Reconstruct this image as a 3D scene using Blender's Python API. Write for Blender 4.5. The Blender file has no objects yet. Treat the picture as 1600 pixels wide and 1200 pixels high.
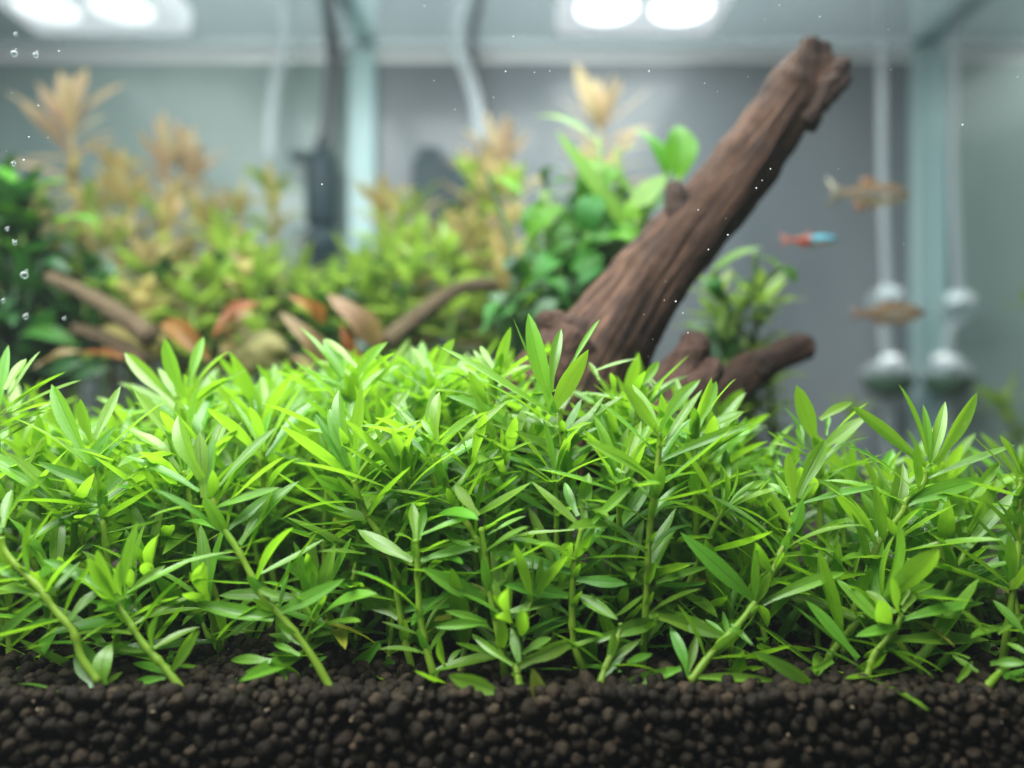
import bpy, bmesh, math, random
import numpy as np
from mathutils import Vector, Matrix, Quaternion, noise

S = 0.01                       # everything is written in centimetres and built in metres
rnd = random.Random(7)
scene = bpy.context.scene
COL = scene.collection

# ------------------------------------------------------------------ camera, world, lamps, added fill, exposure
CAM_Z = 9.2
cam_data = bpy.data.cameras.new("camera")
cam = bpy.data.objects.new("camera", cam_data)
COL.objects.link(cam)
cam.location = (0, 0, CAM_Z * S)
cam.rotation_euler = (math.radians(90), 0, 0)
cam_data.sensor_width = 36
cam_data.lens = 36 * 1250 / 1600
cam_data.clip_start = 0.01
cam_data.clip_end = 20
cam_data.dof.use_dof = True
cam_data.dof.focus_distance = 14.8 * S
cam_data.dof.aperture_fstop = 5.9
cam_data.dof.aperture_blades = 0
scene.camera = cam

world = bpy.data.worlds.new("World")
scene.world = world
world.use_nodes = True
wbg = world.node_tree.nodes["Background"]
wbg.inputs[0].default_value = (0.62, 0.72, 0.80, 1)
wbg.inputs[1].default_value = 0.14

scene.view_settings.view_transform = 'Standard'
scene.view_settings.look = 'None'
scene.view_settings.exposure = 0
scene.view_settings.gamma = 1
scene.cycles.use_denoising = True
scene.cycles.max_bounces = 10
scene.cycles.transparent_max_bounces = 16
scene.cycles.sample_clamp_indirect = 6
scene.cycles.caustics_reflective = False
scene.cycles.caustics_refractive = False

def area_light(x, y, z, sx, sy, watts):
    d = bpy.data.lights.new("area_light", 'AREA')
    d.shape = 'RECTANGLE'; d.size = sx * S; d.size_y = sy * S
    d.energy = watts; d.color = (0.96, 1.0, 0.98)
    o = bpy.data.objects.new("area_light", d)
    COL.objects.link(o)
    o.location = (x * S, y * S, z * S)
    return o
LAMP_Z = 28.5
_room = area_light(0, 51, 44, 60, 8, 1.1)          # the room's own light on the wall behind the tank
_room.rotation_euler = (math.radians(25), 0, 0)
area_light(6.8, 29, LAMP_Z - 0.12, 8.0, 20, 1.8)
area_light(-21.9, 29, LAMP_Z - 0.12, 8.0, 20, 0.55)  # added light for the solid copy of the mirrored lamp
area_light(-5.0, 20.5, 30.5, 30, 10, 4.2)          # unseen fill light added over the front to brighten the carpet
_front = area_light(-11.0, 8.0, 29.5, 30, 14, 3.8)  # added soft frontal fill, unseen, tilted in over the front rim
_front.rotation_euler = (math.radians(20), math.radians(-14), 0)
area_light(33.0, 36, LAMP_Z - 0.12, 8.0, 16, 0.5)   # unseen light added past the right edge for the diffusers and right wall

# ------------------------------------------------------------------ picture helpers
CROPS = {'A': (0, 350, .375), 'B': (500, 350, .375), 'C': (1000, 350, .375), 'D': (0, 750, .375),
         'E': (500, 750, .375), 'F': (1000, 750, .375), 'G': (500, 0, .375), 'H': (0, 0, .375),
         'I': (1000, 0, .375), 'K': (0, 230, .3084), 'L': (380, 230, .3084), 'M': (740, 180, .35),
         'N': (1000, 350, .2917), 'Z': (0, 0, 1.0)}
SOIL = 4.2

def px(c, x, y):
    o = CROPS[c]
    return (o[0] + x * o[2], o[1] + y * o[2])

def P(x, y, d):
    """a point of the tank (cm) at depth d that the photograph shows at pixel x, y"""
    return Vector(((x - 800) / 1250 * d, d, CAM_Z - (y - 600) / 1250 * d))

# ------------------------------------------------------------------ materials
def new_mat(name):
    m = bpy.data.materials.new(name)
    m.use_nodes = True
    nt = m.node_tree
    nt.nodes.clear()
    out = nt.nodes.new('ShaderNodeOutputMaterial')
    return m, nt, out

def N(nt, kind, **kw):
    n = nt.nodes.new(kind)
    for k, v in kw.items():
        if k.startswith('i_'):
            key = k[2:]
            key = int(key) if key.isdigit() else key.replace('_', ' ')
            n.inputs[key].default_value = v
        else:
            setattr(n, k, v)
    return n

def ramp(nt, stops):
    r = nt.nodes.new('ShaderNodeValToRGB')
    els = r.color_ramp.elements
    while len(els) < len(stops):
        els.new(0.5)
    for e, (p, c) in zip(els, stops):
        e.position = p
        e.color = (*c, 1)
    return r

def leaf_mat(name, top, vein, trans, translucency=0.42, rough=0.33, spec=0.6, patch=None, hue=0.02, vary=0.25, coat=0.15, spots=0.5, upper=None):
    """a thin leaf: glossy skin, light coming through, a midrib line along the leaf, small blemishes"""
    m, nt, out = new_mat(name)
    L = nt.links.new
    uv = N(nt, 'ShaderNodeUVMap')
    sep = N(nt, 'ShaderNodeSeparateXYZ')
    L(uv.outputs[0], sep.inputs[0])
    # distance to midrib
    sub = N(nt, 'ShaderNodeMath', operation='SUBTRACT', i_1=0.5); L(sep.outputs[1], sub.inputs[0])
    ab = N(nt, 'ShaderNodeMath', operation='ABSOLUTE'); L(sub.outputs[0], ab.inputs[0])
    mr = N(nt, 'ShaderNodeMapRange', i_1=0.015, i_2=0.06, i_3=1.0, i_4=0.0); L(ab.outputs[0], mr.inputs[0])
    tc = N(nt, 'ShaderNodeTexCoord')
    oi = N(nt, 'ShaderNodeObjectInfo')
    mul = N(nt, 'ShaderNodeMath', operation='MULTIPLY', i_1=37.0); L(oi.outputs['Random'], mul.inputs[0])
    nz = N(nt, 'ShaderNodeTexNoise', noise_dimensions='4D', i_Scale=5.0, i_Detail=4.0, i_Roughness=0.6)
    L(tc.outputs['Object'], nz.inputs['Vector']); L(mul.outputs[0], nz.inputs['W'])
    # fine cell grain
    nf = N(nt, 'ShaderNodeTexNoise', i_Scale=60.0, i_Detail=2.0); L(tc.outputs['Object'], nf.inputs['Vector'])
    base = N(nt, 'ShaderNodeMixRGB', blend_type='MIX')
    base.inputs[1].default_value = (*top, 1)
    if upper:
        gm = N(nt, 'ShaderNodeNewGeometry')
        sd = N(nt, 'ShaderNodeMixRGB'); sd.inputs[1].default_value = (*upper, 1); sd.inputs[2].default_value = (*top, 1)
        L(gm.outputs['Backfacing'], sd.inputs[0]); L(sd.outputs[0], base.inputs[1])
    base.inputs[2].default_value = (*(patch or tuple(c * 0.7 for c in top)), 1)
    mrp = N(nt, 'ShaderNodeMapRange', i_1=0.45, i_2=0.72, i_3=0.0, i_4=0.75); L(nz.outputs[0], mrp.inputs[0])
    L(mrp.outputs[0], base.inputs[0])
    vm = N(nt, 'ShaderNodeMixRGB', blend_type='MIX'); vm.inputs[2].default_value = (*vein, 1)
    vs = N(nt, 'ShaderNodeMath', operation='MULTIPLY', i_1=0.6); L(mr.outputs[0], vs.inputs[0])
    L(vs.outputs[0], vm.inputs[0]); L(base.outputs[0], vm.inputs[1])
    hs = N(nt, 'ShaderNodeHueSaturation')
    mh = N(nt, 'ShaderNodeMapRange', i_1=0, i_2=1, i_3=0.5 - hue, i_4=0.5 + hue); L(oi.outputs['Random'], mh.inputs[0])
    L(mh.outputs[0], hs.inputs['Hue'])
    fr = N(nt, 'ShaderNodeMath', operation='FRACT'); L(mul.outputs[0], fr.inputs[0])
    mv = N(nt, 'ShaderNodeMapRange', i_1=0, i_2=1, i_3=1 - vary, i_4=1 + vary); L(fr.outputs[0], mv.inputs[0])
    L(mv.outputs[0], hs.inputs['Value']); L(vm.outputs[0], hs.inputs['Color'])
    # small yellowed spots and tips
    nsp = N(nt, 'ShaderNodeTexNoise', noise_dimensions='4D', i_Scale=9.0, i_Detail=2.0)
    L(tc.outputs['Object'], nsp.inputs['Vector']); L(mul.outputs[0], nsp.inputs['W'])
    msp = N(nt, 'ShaderNodeMapRange', i_1=0.68, i_2=0.76, i_3=0.0, i_4=spots); L(nsp.outputs[0], msp.inputs[0])
    sp = N(nt, 'ShaderNodeMixRGB'); sp.inputs[2].default_value = (0.40, 0.36, 0.12, 1)
    L(msp.outputs[0], sp.inputs[0]); L(hs.outputs[0], sp.inputs[1])
    hs = sp
    # relief
    hsum = N(nt, 'ShaderNodeMath', operation='MULTIPLY_ADD', i_1=0.5); L(nf.outputs[0], hsum.inputs[0])
    inv = N(nt, 'ShaderNodeMath', operation='SUBTRACT', i_0=1.0); L(mr.outputs[0], inv.inputs[1])
    L(inv.outputs[0], hsum.inputs[2])
    bump = N(nt, 'ShaderNodeBump', i_Strength=0.35, i_Distance=0.0006); L(hsum.outputs[0], bump.inputs['Height'])
    pr = N(nt, 'ShaderNodeBsdfPrincipled', i_Roughness=rough)
    pr.inputs['Specular IOR Level'].default_value = spec
    pr.inputs['Coat Weight'].default_value = coat; pr.inputs['Coat Roughness'].default_value = 0.28
    L(hs.outputs[0], pr.inputs['Base Color']); L(bump.outputs[0], pr.inputs['Normal'])
    mrr = N(nt, 'ShaderNodeMapRange', i_1=0.3, i_2=0.7, i_3=rough - 0.08, i_4=rough + 0.14); L(nz.outputs[0], mrr.inputs[0])
    L(mrr.outputs[0], pr.inputs['Roughness'])
    tr = N(nt, 'ShaderNodeBsdfTranslucent')
    tm = N(nt, 'ShaderNodeMixRGB', blend_type='MULTIPLY', i_0=1.0)
    tm.inputs[2].default_value = (*trans, 1)
    hs2 = N(nt, 'ShaderNodeMixRGB', blend_type='MIX', i_0=0.35); L(hs.outputs[0], hs2.inputs[2]); hs2.inputs[1].default_value = (1, 1, 1, 1)
    L(hs2.outputs[0], tm.inputs[1])
    L(tm.outputs[0], tr.inputs['Color'])
    mx = N(nt, 'ShaderNodeMixShader', i_0=translucency)
    L(pr.outputs[0], mx.inputs[1]); L(tr.outputs[0], mx.inputs[2])
    L(mx.outputs[0], out.inputs[0])
    return m

def simple_mat(name, col, rough=0.5, spec=0.5, col2=None, scale=40.0, bump=0.0, metal=0.0, alpha=1.0, trans=0.0, emit=None, coat=0.0):
    m, nt, out = new_mat(name)
    L = nt.links.new
    tc = N(nt, 'ShaderNodeTexCoord')
    nz = N(nt, 'ShaderNodeTexNoise', i_Scale=scale, i_Detail=5.0, i_Roughness=0.6)
    L(tc.outputs['Object'], nz.inputs['Vector'])
    rp = ramp(nt, [(0.3, col), (0.7, col2 or tuple(c * 0.8 for c in col))])
    L(nz.outputs[0], rp.inputs[0])
    pr = N(nt, 'ShaderNodeBsdfPrincipled', i_Roughness=rough, i_Metallic=metal, i_Alpha=alpha)
    pr.inputs['Specular IOR Level'].default_value = spec
    pr.inputs['Transmission Weight'].default_value = trans
    pr.inputs['Coat Weight'].default_value = coat
    L(rp.outputs[0], pr.inputs['Base Color'])
    if bump:
        b = N(nt, 'ShaderNodeBump', i_Strength=bump, i_Distance=0.001)
        L(nz.outputs[0], b.inputs['Height']); L(b.outputs[0], pr.inputs['Normal'])
    if emit:
        pr.inputs['Emission Color'].default_value = (*emit[0], 1)
        pr.inputs['Emission Strength'].default_value = emit[1]
    L(pr.outputs[0], out.inputs[0])
    return m

def glassy_mat(name, tint, clear, rough=0.1, milk=0.25, gloss=0.5):
    """clear pane or tube: lets part of the light straight through, mirrors some, carries a milky film"""
    m, nt, out = new_mat(name)
    L = nt.links.new
    t = N(nt, 'ShaderNodeBsdfTransparent'); t.inputs[0].default_value = (*tint, 1)
    pr = N(nt, 'ShaderNodeBsdfPrincipled', i_Roughness=rough)
    pr.inputs['Base Color'].default_value = (*tuple(c * milk for c in tint), 1)
    pr.inputs['Specular IOR Level'].default_value = gloss
    lw = N(nt, 'ShaderNodeLayerWeight', i_Blend=0.35)
    mr = N(nt, 'ShaderNodeMapRange', i_1=0, i_2=1, i_3=1 - clear, i_4=1.0); L(lw.outputs['Facing'], mr.inputs[0])
    mx = N(nt, 'ShaderNodeMixShader'); L(mr.outputs[0], mx.inputs[0])
    L(t.outputs[0], mx.inputs[1]); L(pr.outputs[0], mx.inputs[2])
    L(mx.outputs[0], out.inputs[0])
    return m

def wood_mat(name, dark, mid, light):
    m, nt, out = new_mat(name)
    L = nt.links.new
    uv = N(nt, 'ShaderNodeUVMap')
    mp = N(nt, 'ShaderNodeMapping'); mp.inputs['Scale'].default_value = (3.0, 16, 1)
    L(uv.outputs[0], mp.inputs[0])
    nz = N(nt, 'ShaderNodeTexNoise', i_Scale=1.8, i_Detail=10.0, i_Roughness=0.72, i_Distortion=1.1)
    L(mp.outputs[0], nz.inputs['Vector'])
    tc = N(nt, 'ShaderNodeTexCoord')
    nb = N(nt, 'ShaderNodeTexNoise', i_Scale=70.0, i_Detail=5.0, i_Roughness=0.6); L(tc.outputs['Object'], nb.inputs['Vector'])
    rp = ramp(nt, [(0.42, dark), (0.50, mid), (0.60, light)])
    mixv = N(nt, 'ShaderNodeMath', operation='MULTIPLY_ADD', i_1=0.2); L(nb.outputs[0], mixv.inputs[0])
    mp2 = N(nt, 'ShaderNodeMapping'); mp2.inputs['Scale'].default_value = (7, 75, 1); L(uv.outputs[0], mp2.inputs[0])
    nz2 = N(nt, 'ShaderNodeTexNoise', i_Scale=1.0, i_Detail=6.0, i_Roughness=0.7, i_Distortion=0.4); L(mp2.outputs[0], nz2.inputs['Vector'])
    ms0 = N(nt, 'ShaderNodeMath', operation='MULTIPLY', i_1=0.30); L(nz2.outputs[0], ms0.inputs[0])
    ms = N(nt, 'ShaderNodeMath', operation='MULTIPLY_ADD', i_1=0.50); L(nz.outputs[0], ms.inputs[0]); L(ms0.outputs[0], ms.inputs[2])
    L(ms.outputs[0], mixv.inputs[2])
    L(mixv.outputs[0], rp.inputs[0])
    pr = N(nt, 'ShaderNodeBsdfPrincipled', i_Roughness=0.75)
    pr.inputs['Specular IOR Level'].default_value = 0.25
    b = N(nt, 'ShaderNodeBump', i_Strength=1.0, i_Distance=0.002)
    L(mixv.outputs[0], b.inputs['Height']); L(b.outputs[0], pr.inputs['Normal'])
    L(rp.outputs[0], pr.inputs['Base Color'])
    L(pr.outputs[0], out.inputs[0])
    return m

# ------------------------------------------------------------------ mesh helpers
def mesh_from(name, verts, faces, uvs=None, smooth=True, scale=S):
    me = bpy.data.meshes.new(name)
    me.from_pydata([tuple(Vector(v) * scale) for v in verts], [], faces)
    if uvs is not None:
        lay = me.uv_layers.new(name="uv")
        li = np.empty(len(me.loops), dtype=np.int32)
        me.loops.foreach_get("vertex_index", li)
        arr = np.asarray(uvs, dtype=np.float32)[li]
        lay.data.foreach_set("uv", arr.ravel())
    if smooth:
        me.polygons.foreach_set("use_smooth", np.ones(len(me.polygons), dtype=bool))
    me.update()
    return me

def link(name, me, mat=None, parent=None, loc=(0, 0, 0)):
    o = bpy.data.objects.new(name, me)
    COL.objects.link(o)
    if mat is not None and me is not None and len(me.materials) == 0:
        me.materials.append(mat)
    if parent is not None:
        o.parent = parent
    o.location = Vector(loc) * S
    return o

def tag(o, label=None, cat=None, group=None, kind=None):
    if label: o['label'] = label
    if cat: o['category'] = cat
    if group: o['group'] = group
    if kind: o['kind'] = kind
    return o

def thing(name, base, label, cat, group=None):
    o = bpy.data.objects.new(name, None)
    o.empty_display_size = 0.005
    COL.objects.link(o)
    o.location = Vector(base) * S
    return tag(o, label, cat, group)

def frame_path(pts):
    pts = [Vector(p) for p in pts]
    T = []
    for i in range(len(pts)):
        a = pts[max(i - 1, 0)]; b = pts[min(i + 1, len(pts) - 1)]
        T.append((b - a).normalized())
    up = Vector((0, 0, 1)) if abs(T[0].z) < 0.9 else Vector((1, 0, 0))
    n = (up - T[0] * up.dot(T[0])).normalized()
    fr = []
    for t in T:
        n = (n - t * n.dot(t)).normalized()
        fr.append((n, t.cross(n)))
    return pts, T, fr

def resample(pts, n):
    """Catmull-Rom through the points (tuples of any length), n samples"""
    a = np.array([tuple(p) for p in pts], dtype=float)
    a = np.vstack([2 * a[0] - a[1], a, 2 * a[-1] - a[-2]])
    m = len(a) - 3
    out = []
    for k in range(n):
        u = k / (n - 1) * m
        i = min(int(u), m - 1); t = u - i
        p0, p1, p2, p3 = a[i:i + 4]
        out.append(0.5 * (2 * p1 + (p2 - p0) * t + (2 * p0 - 5 * p1 + 4 * p2 - p3) * t ** 2 + (3 * p1 - p0 - 3 * p2 + p3) * t ** 3))
    return np.array(out)

def tube_geo(pts, radii, nseg=8, disp=None, cap=True):
    pts, T, fr = frame_path(pts)
    verts, faces, uvs = [], [], []
    n = len(pts)
    for i in range(n):
        a, b = fr[i]
        for j in range(nseg):
            th = 2 * math.pi * j / nseg
            r = radii[i]
            if disp: r *= disp(i / (n - 1), th, pts[i])
            verts.append(pts[i] + (a * math.cos(th) + b * math.sin(th)) * r)
            uvs.append((i / (n - 1), abs(2 * j / nseg - 1)))
    for i in range(n - 1):
        for j in range(nseg):
            k = (j + 1) % nseg
            faces.append((i * nseg + j, i * nseg + k, (i + 1) * nseg + k, (i + 1) * nseg + j))
    if cap:
        for i, e in ((0, -1), (n - 1, 1)):
            verts.append(pts[i] + T[i] * e * radii[i] * 0.35); uvs.append((i / max(1, n - 1), 0.5))
            c = len(verts) - 1
            for j in range(nseg):
                k = (j + 1) % nseg
                faces.append((i * nseg + k, i * nseg + j, c) if e < 0 else (i * nseg + j, i * nseg + k, c))
    return verts, faces, uvs

def tube(name, pts, radii, mat, parent=None, base=(0, 0, 0), nseg=8, disp=None, cap=True):
    if not hasattr(radii, '__len__'): radii = [radii] * len(pts)
    base = Vector(base)
    v, f, u = tube_geo([Vector(p) - base for p in pts], radii, nseg, disp, cap)
    return link(name, mesh_from(name, v, f, u), mat, parent, base if parent is None else (0, 0, 0))

def lathe(name, prof, mat, parent=None, loc=(0, 0, 0), nseg=24):
    v, f = [], []
    for r, z in prof:
        for j in range(nseg):
            th = 2 * math.pi * j / nseg
            v.append((r * math.cos(th), r * math.sin(th), z))
    for i in range(len(prof) - 1):
        for j in range(nseg):
            k = (j + 1) % nseg
            f.append((i * nseg + j, i * nseg + k, (i + 1) * nseg + k, (i + 1) * nseg + j))
    return link(name, mesh_from(name, v, f), mat, parent, loc)

def box(name, lo, hi, mat, parent=None, loc=(0, 0, 0), bevel=0.0):
    bm = bmesh.new()
    bmesh.ops.create_cube(bm, size=1.0)
    lo, hi = Vector(lo), Vector(hi)
    for v in bm.verts:
        v.co = Vector(((lo[i] + hi[i]) / 2 + v.co[i] * (hi[i] - lo[i]) for i in range(3))) * S
    if bevel:
        bmesh.ops.bevel(bm, geom=bm.edges[:], offset=bevel * S, segments=3, affect='EDGES', profile=0.6)
    me = bpy.data.meshes.new(name)
    bm.to_mesh(me); bm.free()
    return link(name, me, mat, parent, loc)

# ------------------------------------------------------------------ leaves
LEAF_W = 0.22
def leaf_mesh(name, arch=0.05, fold=0.25, round_tip=0.5, twist=0.0, side=0.0, wave=0.0, nl=9, na=4, mat=None, widest=0.5, foot=0.10):
    v, f, u = [], [], []
    for i in range(nl + 1):
        t = i / nl
        tt = t ** (math.log(0.5) / math.log(widest))
        w = LEAF_W / 2 * (max(0.0, math.sin(math.pi * min(1, tt))) ** (0.75 if t > widest else 0.9))
        if t >= 0.999: w = LEAF_W * 0.02
        if t < 0.3: w = max(w, LEAF_W * foot)
        if t > widest: w = max(w, LEAF_W / 2 * round_tip * math.sqrt(max(0, 1 - ((t - widest) / (1 - widest)) ** 2)))
        z0 = arch * 4 * t * (1 - t)
        y0 = side * 4 * t * (1 - t)
        ang = twist * t
        for j in range(na + 1):
            s = j / na * 2 - 1
            y = s * w
            z = fold * abs(s) ** 1.3 * w + wave * w * math.sin(9 * t + 2 * s) * abs(s)
            yy = y * math.cos(ang) - z * math.sin(ang)
            zz = y * math.sin(ang) + z * math.cos(ang)
            v.append((t, y0 + yy, z0 + zz)); u.append((t, j / na))
    for i in range(nl):
        for j in range(na):
            a = i * (na + 1) + j
            f.append((a, a + na + 1, a + na + 2, a + 1))
    me = mesh_from(name, v, f, u, scale=1.0)
    if mat: me.materials.append(mat)
    return me

def leaf_set(mat, n, seed, name="leaf", archs=(-0.05, 0.12), fold=(0.1, 0.45), tips=(0.35, 0.8), wave=0.0, widest=(0.42, 0.55), foot=0.10):
    r = random.Random(seed)
    return [leaf_mesh(name, r.uniform(*archs), r.uniform(*fold), r.uniform(*tips), r.uniform(-0.35, 0.35),
                      r.uniform(-0.03, 0.03), wave, mat=mat, widest=r.uniform(*widest), foot=foot) for _ in range(n)]

def put_leaf(parent, base, me, p0, p1, width, nrm, name="leaf"):
    """one leaf blade from p0 to p1 (cm) with its upper side towards nrm"""
    X = Vector(p1) - Vector(p0)
    Lg = max(X.length, 1e-4)
    X = X / Lg
    Z = Vector(nrm) - X * Vector(nrm).dot(X)
    if Z.length < 1e-3: Z = X.orthogonal()
    Z.normalize()
    Y = Z.cross(X)
    o = bpy.data.objects.new(name, me)
    COL.objects.link(o)
    o.parent = parent
    R = Matrix((X, Y, Z)).transposed()
    ws = width / LEAF_W
    o.matrix_basis = Matrix.Translation((Vector(p0) - Vector(base)) * S) @ R.to_4x4() @ Matrix.Diagonal((Lg * S, ws * S, ws * 0.6 * S + Lg * 0.4 * S, 1))
    return o

def copy_thing(src, loc, rotz, sc, tilt=(0, 0)):
    r = src.copy(); COL.objects.link(r)
    r.location = Vector(loc) * S
    r.rotation_euler = (tilt[0], tilt[1], rotz)
    r.scale = (sc, sc, sc)
    for ch in src.children:
        c = ch.copy(); COL.objects.link(c); c.parent = r
    return r
# ------------------------------------------------------------------ the setting
def wall_mat(name, c1, c2, rough):
    m, nt, out = new_mat(name)
    L = nt.links.new
    tc = N(nt, 'ShaderNodeTexCoord')
    mp = N(nt, 'ShaderNodeMapping'); mp.inputs['Scale'].default_value = (9, 9, 3.5)
    L(tc.outputs['Object'], mp.inputs[0])
    nz = N(nt, 'ShaderNodeTexNoise', i_Scale=1.3, i_Detail=3.0); L(mp.outputs[0], nz.inputs['Vector'])
    rp = ramp(nt, [(0.35, c1), (0.65, c2)]); L(nz.outputs[0], rp.inputs[0])
    pr = N(nt, 'ShaderNodeBsdfPrincipled', i_Roughness=rough)
    pr.inputs['Specular IOR Level'].default_value = 0.15
    pr.inputs['Coat Weight'].default_value = 0.24; pr.inputs['Coat Roughness'].default_value = 0.13
    L(rp.outputs[0], pr.inputs['Base Color'])
    L(pr.outputs[0], out.inputs[0])
    return m

WX0, WX1, WD = -7.6, 22.4, 45.0
m_mid = wall_mat("grey_film_glass", (0.105, 0.123, 0.135), (0.165, 0.185, 0.198), 0.36)
m_left = wall_mat("green_film_glass", (0.135, 0.19, 0.18), (0.205, 0.265, 0.25), 0.38)
m_right = wall_mat("lit_green_film_glass", (0.19, 0.26, 0.24), (0.26, 0.335, 0.31), 0.38)  # green film with the lamp light it misses put into its colour
FILM = 28.0
tag(box("glass_wall", (WX0, WD, 0), (WX1, WD + 0.6, FILM), m_mid), kind='structure')
tag(box("glass_wall", (-36, WD - 0.004, 0), (WX0 - 0.002, WD + 0.6, FILM), m_left), kind='structure')  # flat side panes replace the mirroring side glass; left background is solid copies
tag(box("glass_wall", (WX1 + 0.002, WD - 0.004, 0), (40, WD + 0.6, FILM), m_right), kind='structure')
m_rim = glassy_mat("rim_glass", (0.90, 0.96, 0.96), 0.9, rough=0.1, milk=0.3)
tag(box("glass_wall", (-36, WD, FILM + 0.01), (40, WD + 0.6, 31.5), m_rim), kind='structure')
m_room = simple_mat("room_paint", (0.55, 0.57, 0.60), 0.8, 0.2, (0.50, 0.53, 0.56), scale=4)
tag(box("room_wall", (-70, 60, 0), (80, 61, 60), m_room), kind='structure')

m_seam = glassy_mat("seam_glass", (0.72, 0.92, 0.93), 0.66, rough=0.25, milk=0.75, gloss=0.6)
o = box("glass_joint", (-9.0, 44.0, 1.0), (WX0, 44.9, 27.6), m_seam, bevel=0.08)
tag(o, "pale blue-green vertical glass joint beside the black filter and its hose", "glass joint")
o = box("glass_joint", (WX1 - 0.1, 43.8, 1.0), (WX1 + 1.4, 44.9, 27.6), m_seam, bevel=0.08)
tag(o, "pale blue-green vertical glass joint behind the two white glass diffusers", "glass joint")
m_brace = glassy_mat("brace_glass", (0.45, 0.66, 0.68), 0.5, rough=0.2, milk=0.5)
o = box("glass_brace", (-8.6, 16, 28.05), (WX0, 44.9, 28.6), m_brace, bevel=0.08)
tag(o, "greenish glass brace running overhead from the joint by the filter", "glass brace")
o = box("glass_brace", (WX1, 16, 28.05), (WX1 + 1.2, 44.9, 28.6), m_brace, bevel=0.08)
tag(o, "greenish glass brace running overhead from the joint above the fish", "glass brace")

# water surface seen from below
m, nt, out = new_mat("water_film")
t = N(nt, 'ShaderNodeBsdfTransparent'); t.inputs[0].default_value = (0.93, 0.97, 0.97, 1)
g = N(nt, 'ShaderNodeBsdfGlossy', i_Roughness=0.12); g.inputs[0].default_value = (0.85, 0.9, 0.92, 1)
tc = N(nt, 'ShaderNodeTexCoord')
nz = N(nt, 'ShaderNodeTexNoise', i_Scale=18.0, i_Detail=1.0); nt.links.new(tc.outputs['Object'], nz.inputs['Vector'])
b = N(nt, 'ShaderNodeBump', i_Strength=0.25, i_Distance=0.004); nt.links.new(nz.outputs[0], b.inputs['Height'])
nt.links.new(b.outputs[0], g.inputs['Normal'])
mx = N(nt, 'ShaderNodeMixShader', i_0=0.62)
nt.links.new(t.outputs[0], mx.inputs[1]); nt.links.new(g.outputs[0], mx.inputs[2]); nt.links.new(mx.outputs[0], out.inputs[0])
v = [(-36, 10, 0), (40, 10, 0), (40, 44.88, 0), (-36, 44.88, 0)]
tag(link("water_surface", mesh_from("water_surface", v, [(0, 1, 2, 3)], smooth=False), m, None, (0, 0, 27.9)), kind='structure')
# the water climbs the back glass in a thin meniscus
m_men = glassy_mat("meniscus_water", (0.9, 0.95, 0.97), 0.3, rough=0.3, milk=0.9, gloss=1.0)
v, f = [], []
nx = 90
for i in range(nx + 1):
    x = -36 + 76 * i / nx
    wob = 0.05 * noise.noise(Vector((x * 0.3, 1, 2)))
    for j in range(6):
        a = j / 5 * math.pi / 2
        v.append((x, 44.95 - 0.55 * (1 - math.sin(a)), 27.86 - (0.55 + wob) * (1 - math.cos(a))))
for i in range(nx):
    for j in range(5):
        a = i * 6 + j
        f.append((a, a + 1, a + 7, a + 6))
tag(link("water_line", mesh_from("water_line", v, f), m_men), kind='structure')

# ground sheet, gently uneven
m_soil = simple_mat("dark_soil", (0.020, 0.015, 0.012), 0.9, 0.2, (0.035, 0.027, 0.021), scale=260, bump=0.8)
def soil_z(x, y):
    return SOIL + 0.18 * noise.noise(Vector((x * 0.35, y * 0.35, 3))) + 0.25 * max(0, min(1, (y - 18) / 20))
v, f = [], []
gx, gy = 76, 50
for i in range(gx + 1):
    for j in range(gy + 1):
        x = -36 + i; y = 12.9 + (45 - 12.9) * j / gy
        v.append((x, y, soil_z(x, y) - 0.30 + (0.12 * noise.noise(Vector((x * 2.1, y * 2.1, 0))) if y > 17 else 0)))
for i in range(gx):
    for j in range(gy):
        a = i * (gy + 1) + j
        f.append((a, a + gy + 1, a + gy + 2, a + 1))
n0 = len(v)
for i in range(gx + 1):                      # the soil's front face against the glass
    v.append((-36 + i, 12.9, 0.0))
for i in range(gx):
    f.append((n0 + i, n0 + i + 1, (i + 1) * (gy + 1), i * (gy + 1)))
tag(link("ground", mesh_from("ground", v, f), m_soil), kind='structure')

# ------------------------------------------------------------------ soil granules
def grain_templates(n, sub, seed):
    out = []
    r = random.Random(seed)
    for k in range(n):
        bm = bmesh.new()
        bmesh.ops.create_icosphere(bm, subdivisions=sub, radius=1.0)
        off = Vector((r.uniform(-50, 50), r.uniform(-50, 50), r.uniform(-50, 50)))
        sc = Vector((r.uniform(0.9, 1.3), r.uniform(0.85, 1.15), r.uniform(0.75, 1.0)))
        for vv in bm.verts:
            p = vv.co.copy()
            d = 1 + 0.27 * noise.noise(p * 1.2 + off) + 0.12 * noise.noise(p * 2.4 + off) + 0.04 * noise.noise(p * 6 + off)
            vv.co = Vector((p.x * sc.x, p.y * sc.y, p.z * sc.z)) * d
        bm.verts.index_update()
        out.append((np.array([tuple(q.co) for q in bm.verts]), np.array([[q.index for q in ff.verts] for ff in bm.faces])))
        bm.free()
    return out

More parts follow.
